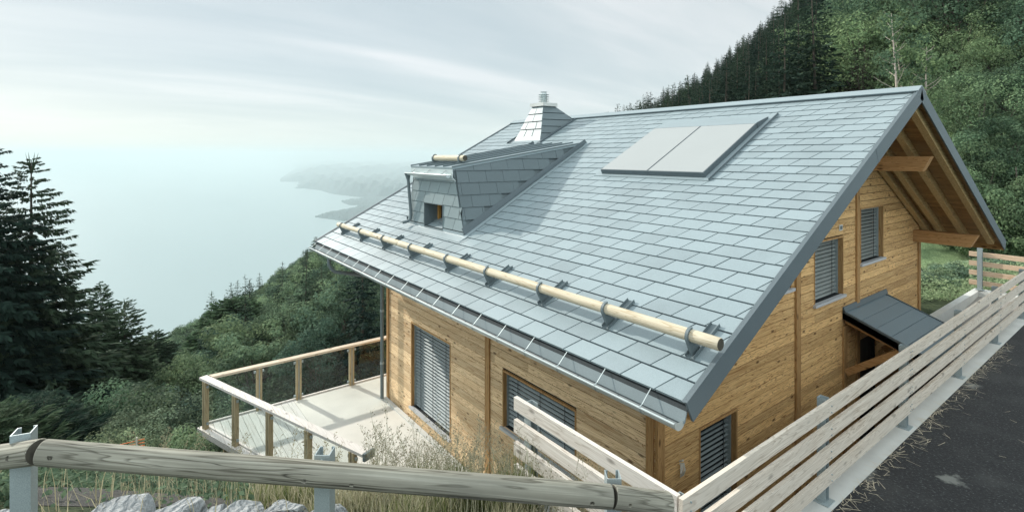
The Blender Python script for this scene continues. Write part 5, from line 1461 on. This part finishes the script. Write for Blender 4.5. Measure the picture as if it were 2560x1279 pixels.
# right bank: thickets, birches, hedge
bank = [(2440,27.5,400,2.9,401,'rounded bright bush bank right of the gable tip'),(2540,26.5,330,3.2,402,'tall bright bush at the right frame edge'),(2500,25.5,500,2.4,403,'low bright bush under the right roof tip'),
        (2395,30,330,2.8,404,'green bush against the gable roof edge'),(2590,25,440,2.8,405,'bright bush cut by the right frame edge'),(2375,33,310,2.6,406,'leafy bush just behind the roof apex')]
for (px,d,yt,R,sd,lb) in bank: bush(px,d,yt,R,sd,lb,LB,22000,.11,44,.0)
dk = [(2470,27.5,580,1.9,411,'dark shrub below the bright bush bank'),(2545,26,590,1.9,412,'dark shrub above the far end fence'),(2330,31,560,2.0,413,'dark shrub behind the lawn'),(2420,30.5,570,1.9,414,'dark shrub at the end of the lawn')]
for (px,d,yt,R,sd,lb) in dk: bush(px,d,yt,R,sd,lb,LA,14000,.10,30,.0)
def birch(px, d, ytop, seed, label, lean):
    x, y = W(px,d); zg = G(x,y); H = zt(ytop,d)-zg; g = np.random.default_rng(seed); T = []
    r = empty('birch_tree', (x,y,zg-.2)); tag(r, label, 'tree')
    pts = [(0,0,0),(lean*.2,0,H*.35),(lean*.6,0,H*.7),(lean,0,H)]
    T.append(trunk_quads(pts,[.13,.105,.06,.015],8))
    for k in range(18):
        t = g.uniform(.4,.98); p = np.array([lean*t**1.5,0,H*t]); a = g.uniform(0,6.28); l = H*.16*(1.2-t)
        v = np.array([math.cos(a),math.sin(a),.7]); T.append(trunk_quads([p,p+v*l*.6,p+v*l+np.array([0,0,.1])],[.03,.018,.006],4))
    link('trunk', quads_mesh('trunk', np.concatenate(T), M['birch']), r, (0,0,0))
    Q = broadleaf(seed+1,H,H*.16,14,1500,.16,.45,False)[0]
    link('crown', quads_mesh('crown', Q, M['leafB']), r, (0,0,0))
birch(2258, 31, 20, 501, 'slim pale birch trunk left of the roof apex', -.6); birch(2284, 31.5, 90, 502, 'second slim birch trunk crossing the first behind the ridge', -.9); birch(2311, 31, 110, 503, 'straight pale birch trunk rising above the roof apex', .1)

# garden behind the house: lawn, stone edge, hedge, weeds
def sheet(name, px0, px1, d0, d1, mat, lift, n=14):
    V, Fc = [], []
    for i in range(n+1):
        for j in range(n+1):
            x, y = W(px0+(px1-px0)*j/n, d0+(d1-d0)*i/n); V.append((x,y,G(x,y)+lift))
    for i in range(n):
        for j in range(n): a = i*(n+1)+j; Fc.append((a,a+1,a+n+2,a+n+1))
    me = bpy.data.meshes.new(name); me.from_pydata(V,[],Fc); me.materials.append(mat); o = link(name, me); tag(o, kind='structure'); return o
sheet('lawn', 2200, 2480, 20.6, 30, M['lawn'], .14, 36)
ge = MB(); pts = []
for px, d in ((2290,18.6),(2320,19.1),(2350,19.9),(2385,20.8),(2415,21.6),(2450,22.2)):
    x, y = W(px,d); pts.append(Vector((x,y,G(x,y))))
for a, b_ in zip(pts[:-1],pts[1:]): ge.bar(a+Vector((0,0,.02)),b_+Vector((0,0,.02)),.22,.40)
tag(ge.build('garden_wall', M['strip']), 'curved pale stone edging between the lawn and the hedge', 'wall')
for i,(px,d,yt,R) in enumerate(((2312,17.2,690,.8),(2338,17.6,684,.8),(2365,18,680,.8),(2392,18.4,676,.8),(2420,18.8,672,.8),(2446,19.2,668,.7),(2490,20.5,655,.8),(2530,20.5,655,.8))):
    lab = ['dense dark green garden bush next to the house wall corner','dense green garden bush second from the wall corner','dense green garden bush below the middle of the stone edging','dense green garden bush right of the middle of the edging','dense green garden bush near the end of the stone edging','dense green garden bush left of the far steel post','dense green garden bush right of the far steel post','dense green garden bush behind the far fence boards'][i]
    bush(px,d,yt,R,430+i,lab,[M['leafH'],M['bark']],6500,.065,18,.0)

# ------------------------------------------------------------------ stones along the road edge
import bmesh
def stone(px, d, ytop, wpx, hh, seed, label):
    x, y = W(px,d); ztop = zt(ytop,d)-.055; w_ = wpx/F*d/2*1.22
    bm = bmesh.new(); bmesh.ops.create_icosphere(bm, subdivisions=4, radius=1)
    g = random.Random(seed); pl = []
    for _ in range(11):
        v = Vector((g.gauss(0,1),g.gauss(0,1),g.gauss(0,1))).normalized(); pl.append((v,g.uniform(.5,.78)))
    pl.append((Vector((g.uniform(-.15,.15),g.uniform(-.15,.15),1)).normalized(), .62))
    ph = [g.uniform(0,9) for _ in range(6)]
    for v in bm.verts:
        c = v.co.copy()
        for n_, k in pl:
            dd = c.dot(n_)
            if dd > k: c -= n_*(dd-k)*.94
        c += c.normalized()*(.016*math.sin(5*c.x+ph[0]+4*c.z)+.012*math.sin(11*c.y+ph[1]-5*c.x)+.007*math.sin(27*c.z+ph[2]+15*c.y)+.006*math.sin(41*c.x+27*c.y+ph[3]))
        v.co = Vector((c.x*w_*1.35, c.y*w_*1.1, c.z*hh*1.6))
    me = bpy.data.meshes.new('stone'); bm.to_mesh(me); bm.free(); me.materials.append(M['rock'])
    mz = max(v.co.z for v in me.vertices)
    o = link('stone', me); o.location = (x,y,ztop-mz); o.rotation_euler = (0,0,math.atan2(SA,-CA)-PI/2+g.uniform(-.25,.25))
    tag(o, label, 'stone', 'stones along the road edge')
ST = [(15,3.92,1262,90,.2,'flat grey stone at the left photo edge'),(118,3.95,1266,70,.16,'small flat stone just right of the left steel post'),(205,3.98,1272,80,.2,'low stone between the left post and the long jagged stone'),
      (318,4.0,1254,150,.24,'long jagged bluish stone left of the pale block'),(432,4.05,1241,115,.24,'pale smooth block with flat face behind the guard rail'),(520,4.1,1252,80,.2,'narrow angled stone right of the pale smooth block'),
      (590,4.12,1244,125,.24,'ridged grey stone left of the largest pale block'),(712,4.15,1232,112,.26,'largest pale block left of the middle steel post'),(785,4.15,1262,60,.18,'dark stone half hidden left of the middle steel post'),
      (845,4.22,1242,80,.24,'rough grey stone right of the middle steel post'),(930,4.35,1270,100,.2,'low stone at the bottom right of the row'),(1010,4.45,1277,60,.15,'last low stone barely seen at the bottom')]
for i,(px,d,yt,w_,hh,lb) in enumerate(ST): stone(px,d,yt,w_,hh,70+i,lb)

# ------------------------------------------------------------------ ground cover
def scatter(n, fn, seed):
    g = np.random.default_rng(seed); P = []
    while sum(len(p) for p in P) < n:
        pts = fn(g, n)
        P.append(pts)
    return np.concatenate(P)[:n], g
def gpos(px, d):
    a = (px-CX)/F; r = a*d; return SA*r-CA*d, CA*r+SA*d
def in_building(x, y):
    return ((x > -13.7) & (x < -8.2) & (y > 1.5+ (x+13.7)*.36) & (y < 12)) | ((x > XLW-.1) & (x < -2.2) & (y > 5.25) & (y < 16)) | ((x > -2.62) & (y > 3.2) & (y < 19))
def blades(name, n, pxr, dr, hr, lean, mat, seed, label, wd=.004, dpow=1.0, cut=None, kind='grass'):
    g = np.random.default_rng(seed)
    px = g.uniform(*pxr,n); d = dr[0]+(dr[1]-dr[0])*g.random(n)**dpow
    # clumps
    x, y = gpos(px,d); k = ~in_building(x,y)
    cl = np.sin(x*3.1+seed)*np.cos(y*2.7)+.6*np.sin(x*7.3+y*5.9); k &= g.random(n) < .55+.4*cl
    if cut is not None: k &= cut(px,d,g)
    x, y, px, d = x[k], y[k], px[k], d[k]; n = len(x); z = ground(x,y)-.03
    h = g.uniform(*hr,n)*(.75+.35*np.clip(cl[k],-1,1))
    a = g.uniform(0,2*PI,n); L = lean*g.uniform(.2,1,n)
    d1 = unit(np.c_[np.cos(a)*L,np.sin(a)*L,np.ones(n)]); d2 = unit(np.c_[np.cos(a)*L*2.6,np.sin(a)*L*2.6,np.ones(n)])
    p = np.c_[x,y,z]; m = p+d1*(h*.55)[:,None]; t = m+d2*(h*.45)[:,None]
    s = unit(np.c_[-np.sin(a+g.normal(0,.5,n)),np.cos(a+g.normal(0,.5,n)),np.zeros(n)])*(wd*g.uniform(.6,1.4,n))[:,None]
    Q = np.concatenate([np.stack([p-s,p+s,m+s*.8,m-s*.8],1), np.stack([m-s*.8,m+s*.8,t+s*.1,t-s*.1],1)])
    o = link(name, quads_mesh(name, Q, mat)); tag(o, label, kind, None, 'stuff'); return o
def weeds(name, n, pxr, dr, hr, mat, seed, label, ls=.05, cut=None):
    g = np.random.default_rng(seed); px = g.uniform(*pxr,n); d = g.uniform(*dr,n); x, y = gpos(px,d); k = ~in_building(x,y)
    cl = np.sin(x*1.9+seed)*np.cos(y*2.3)+.6*np.sin(x*4.3-y*3.9)
    if cut is not None: k &= cut(px,d,g)
    x, y, cl = x[k], y[k], cl[k]; n = len(x); z = ground(x,y)+g.random(n)**1.4*hr*(.55+.45*cl)
    N_ = unit(g.normal(0,.6,(n,3))+np.array([0,0,1])); D = unit(np.cross(N_,g.normal(0,1,(n,3)))); l = ls*g.uniform(.6,1.5,n)*(1 if dr[1] < 9 else 1.6)
    o = link(name, quads_mesh(name, kites(np.c_[x,y,z],D,l,l*.3,N_,.5), mat)); tag(o, label, 'plants', None, 'stuff')
notpath = lambda px,d,g: ~((d > 3.8+(px<100)*.3) & (d < 5.6+(px-100)*.0016) & (px > 70) & (px < 640)) | (g.random(len(px)) < .06)
weeds('ground_cover', 95000, (-300,640), (4.3,16), .34, M['leafA'], 1, 'low green weeds covering the slope behind the guard rail', .034, notpath)
weeds('ground_cover', 22000, (-250,560), (6,14), .5, M['leafP'], 2, 'pale flowering weeds scattered over the slope', .034, notpath)
blades('grass', 22000, (560,1750), (4.2,9.5), (.10,.34), .35, M['grassG'], 3, 'green grass tufts on the slope below the guard rail', .005, 1.3, notpath)
blades('dry_grass', 26000, (640,1750), (4.3,8.5), (.15,.5), .30, M['grassD'], 4, 'straw coloured dry grass on the slope in front of the house', .0035, 1.4)
blades('dry_grass', 2600, (-250,900), (4.0,6.2), (.2,.55), .45, M['grassD'], 6, 'long pale straw stems between the stones and the dirt path', .003, 1.0, lambda px,d,g: g.random(len(px)) < .22)
weeds('ground_cover', 22000, (2270,2560), (13,22), .5, M['leafH'], 8, 'pale green weeds beside the ramp wall', .045, lambda px,d,g: (px-2270 > -1) & (d > 14.8))
blades('grass', 7000, (1040,1360), (5.0,7.2), (.35,.85), .22, M['grassG'], 12, 'tall green grass clump in front of the larch wall', .006, 1.0)
def panicles(name, n, seed, spec, label):
    """tall seeding grasses: thin curved stem, a loose head of spikelets"""
    g = np.random.default_rng(seed); ST_, SD = [], []
    for _ in range(n):
        px, d, hgt = spec(g); x, y = gpos(px,d)
        if in_building(np.array([x]),np.array([y]))[0]: continue
        z = float(ground(x,y)[0]); a = g.uniform(0,6.28); L = g.uniform(.05,.32); h = hgt
        us = np.linspace(0,1,7); pts = np.c_[x+np.cos(a)*L*h*us**2.2, y+np.sin(a)*L*h*us**2.2, z+h*us*(1-.08*us*L*4)]
        r = .0022
        for i in range(6):
            s_ = np.array([SA,CA,0])*r*(1-.6*us[i]); s2 = np.array([SA,CA,0])*r*(1-.6*us[i+1])
            ST_.append([pts[i]-s_,pts[i]+s_,pts[i+1]+s2,pts[i+1]-s2])
        for k in range(g.integers(14,34)):
            u = g.uniform(.62,1.0); i = min(int(u*6),5); p = pts[i]+(pts[i+1]-pts[i])*(u*6-i)
            b_ = g.uniform(0,6.28); l = h*.14*(1.25-u)*g.uniform(.3,1.2)
            e = p+np.array([math.cos(b_)*l,math.sin(b_)*l,l*g.uniform(.2,1.0)])
            w_ = np.array([SA,CA,0])*.0010; ST_.append([p-w_,p+w_,e+w_,e-w_])
            v = unit(g.normal(0,1,3)); sz = g.uniform(.006,.013); c_ = unit(np.cross(v,g.normal(0,1,3)))
            SD.append([e-v*sz,e+c_*sz*.42,e+v*sz,e-c_*sz*.42])
    Q = np.array(ST_+SD); mi = np.r_[np.zeros(len(ST_),int),np.ones(len(SD),int)]
    o = link(name, quads_mesh(name, Q, [M['grassD'],M['seed']], mi)); tag(o, label, 'grass', None, 'stuff')
panicles('seeding_grass', 420, 21, lambda g: (g.uniform(930,1560), g.uniform(4.5,6.3), g.uniform(.45,1.02)), 'tall seeding grasses in front of the terrace door and wide window')
panicles('seeding_grass', 90, 22, lambda g: (g.uniform(300,960), g.uniform(4.3,5.6), g.uniform(.3,.7)), 'scattered seeding stalks behind the guard rail')
# dirt path on the slope
def dirt():
    V, Fc = [], []; n = 40
    for i in range(n+1):
        t = i/n; px = 40+640*t; d0 = 4.35+.15*t; d1 = 5.2+.75*t+.1*math.sin(t*9)
        for j in range(9):
            x, y = W(px, d0+(d1-d0)*j/8); V.append((x,y,G(x,y)+.035-(.03 if j in (0,8) else 0)))
    for i in range(n):
        for j in range(8): a = i*9+j; Fc.append((a,a+1,a+10,a+9))
    me = bpy.data.meshes.new('path'); me.from_pydata(V,[],Fc); me.materials.append(M['gravel']); tag(link('path', me), kind='structure')
dirt()
# straw litter on the road beside the kerb
def straw():
    g = np.random.default_rng(9); Q = []
    for k in range(440):
        if k < 400: y = g.uniform(5.6,13.5); x = -2.25+abs(g.normal(0,.10))*(.4+.6*math.sin(y*1.7)**2); l = g.uniform(.04,.18)
        else: y = g.uniform(3.6,12); x = -2.2+g.uniform(0,1.6); l = g.uniform(.03,.2)
        a = g.uniform(0,6.28); p = np.array([x,y,ZR+.006+g.uniform(0,.02)]); v = np.array([math.cos(a),math.sin(a),g.normal(0,.05)])*l; s_ = np.array([-math.sin(a),math.cos(a),0])*g.uniform(.0015,.004)
        Q.append([p-s_,p+s_,p+v+s_*.5,p+v-s_*.5])
    tag(link('straw', quads_mesh('straw', Q, M['strawm'])), 'dry straw litter on the asphalt along the concrete kerb', 'straw', None, 'stuff')
straw()
# orange barrier net
def net():
    x, y = W(330,8.3); z = G(x,y); r = empty('barrier_net',(x,y,z)); tag(r,'scrap of orange barrier net on a stake behind the log','barrier')
    top = zt(1096,8.3)-z
    m = MB(); u = Vector((SA,CA,0))
    for k in range(9): 
        p = u*(-.20+k*.05); m.bar(p+Vector((0,0,top-.5)),p+Vector((0,0,top-.0+k*.008-.07)),.007,.012)
    for k in range(10): m.bar(u*-.2+Vector((0,0,top-.5+k*.045)),u*.2+Vector((0,0,top-.45+k*.05)),.006,.012)
    o = m.build('net', M['orange'], r, loc=(0,0,0))
    s = MB(); s.tube([u*.10+Vector((0,-.02,-.1)),u*.10+Vector((0,-.02,top+.03))],.012,8); s.build('stake', M['socket'], r, loc=(0,0,0))
net()

# ------------------------------------------------------------------ haze, sky, sun, camera
def box_obj(name, x0,x1,y0,y1,z0,z1, mat):
    b = MB(); b.box(x0,x1,y0,y1,z0,z1); return b.build(name, mat)
fw = Vector((-CA,SA))
hz = box_obj('haze', -42000, 3000, -30000, 42000, ZL-1.0, 175, M['haze']); tag(hz, kind='stuff')

SUN = Vector((-.845,-.235,.48)).normalized()
el = math.asin(SUN.z); rot = math.atan2(SUN.x, SUN.y)
sl = bpy.data.lights.new('sun','SUN'); sl.energy = 3.3; sl.angle = math.radians(1.0); sl.color = (1,.95,.86)
so = bpy.data.objects.new('sun', sl); COL.objects.link(so); so.rotation_euler = (-SUN).to_track_quat('-Z','Y').to_euler(); so.location = (-60,-20,60)
wd = bpy.data.worlds.new('World'); SC.world = wd; wd.use_nodes = True; nt = wd.node_tree; nt.nodes.clear()
sky = nt.nodes.new('ShaderNodeTexSky'); sky.sky_type = 'NISHITA'; sky.sun_disc = False; sky.sun_elevation = el; sky.sun_rotation = rot; sky.altitude = 1100; sky.air_density = 1.0; sky.dust_density = 1.5
tc = nt.nodes.new('ShaderNodeTexCoord'); sx = nd(nt,'ShaderNodeSeparateXYZ',{0: tc.outputs['Generated']})
den = nd(nt,'ShaderNodeMath',{0: nd(nt,'ShaderNodeMath',{0: sx.outputs[2], 1: 0.0}, operation='MAXIMUM').outputs[0], 1: .16}, operation='ADD').outputs[0]
px_ = nd(nt,'ShaderNodeMath',{0: sx.outputs[0],1: den}, operation='DIVIDE').outputs[0]; py_ = nd(nt,'ShaderNodeMath',{0: sx.outputs[1],1: den}, operation='DIVIDE').outputs[0]
cv = nd(nt,'ShaderNodeCombineXYZ',{0: px_, 1: py_, 2: 0.0}).outputs[0]
mp = nd(nt,'ShaderNodeMapping',{'Vector': cv, 'Rotation': (0,0,math.radians(38)), 'Scale': (1.5,.42,1), 'Location': (.3,1.1,0)}).outputs[0]
n1 = noise(nt, mp, .7, 3, .45, .8); n2 = noise(nt, nd(nt,'ShaderNodeMapping',{'Vector': cv, 'Rotation': (0,0,math.radians(38)), 'Scale': (3.2,.8,1)}).outputs[0], 1.4, 6, .6, .6)
cm = mix(nt, .22, ramp(nt,n1,[(.36,0),(.66,1)]), ramp(nt,n2,[(.4,0),(.7,1)]))
cloud = ramp(nt, cm, [(0,(3.95,4.55,4.7)),(.5,(4.75,5.2,5.25)),(1,(6.2,6.3,6.25))])
cov = .86
hf_ = nd(nt,'ShaderNodeMapRange',{'Value': sx.outputs[2],'From Min': -.01,'From Max': .10,'To Min': 0.0,'To Max': 1.0}, interpolation_type='SMOOTHSTEP').outputs[0]
cloud = mix(nt, hf_, (4.45,5.05,5.15), cloud)
zen = nd(nt,'ShaderNodeMapRange',{'Value': sx.outputs[2],'From Min': .32,'From Max': .7,'To Min': 1.0,'To Max': 1.8}).outputs[0]
# added fill: sky brightened behind the viewpoint to lift the shaded walls
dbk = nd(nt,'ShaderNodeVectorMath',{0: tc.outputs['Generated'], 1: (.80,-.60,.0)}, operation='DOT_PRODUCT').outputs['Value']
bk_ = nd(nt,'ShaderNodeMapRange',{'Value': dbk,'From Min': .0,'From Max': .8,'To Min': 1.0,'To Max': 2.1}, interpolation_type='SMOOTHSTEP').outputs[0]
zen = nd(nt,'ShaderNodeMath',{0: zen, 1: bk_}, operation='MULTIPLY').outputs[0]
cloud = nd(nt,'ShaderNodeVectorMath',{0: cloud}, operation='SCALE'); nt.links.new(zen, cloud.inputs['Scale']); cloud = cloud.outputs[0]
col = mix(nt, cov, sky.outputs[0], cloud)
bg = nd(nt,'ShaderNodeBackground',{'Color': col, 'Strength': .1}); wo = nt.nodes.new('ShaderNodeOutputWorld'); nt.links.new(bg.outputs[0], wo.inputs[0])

cam = bpy.data.cameras.new('camera'); cam.sensor_width = 36; cam.lens = F/2560*36; cam.shift_y = -(639.5-HY)/2560; cam.clip_start = .05; cam.clip_end = 90000
co = bpy.data.objects.new('camera', cam); COL.objects.link(co); co.location = (0,0,0); co.rotation_euler = (PI/2,0,math.atan2(CA,SA)); SC.camera = co
SC.view_settings.view_transform = 'Standard'; SC.view_settings.look = 'None'; SC.view_settings.exposure = .58; SC.view_settings.gamma = 1
cy = SC.cycles
cy.use_denoising = True; cy.max_bounces = 8; cy.transparent_max_bounces = 12; cy.diffuse_bounces = 3; cy.glossy_bounces = 3; cy.volume_bounces = 1
SC.render.film_transparent = False
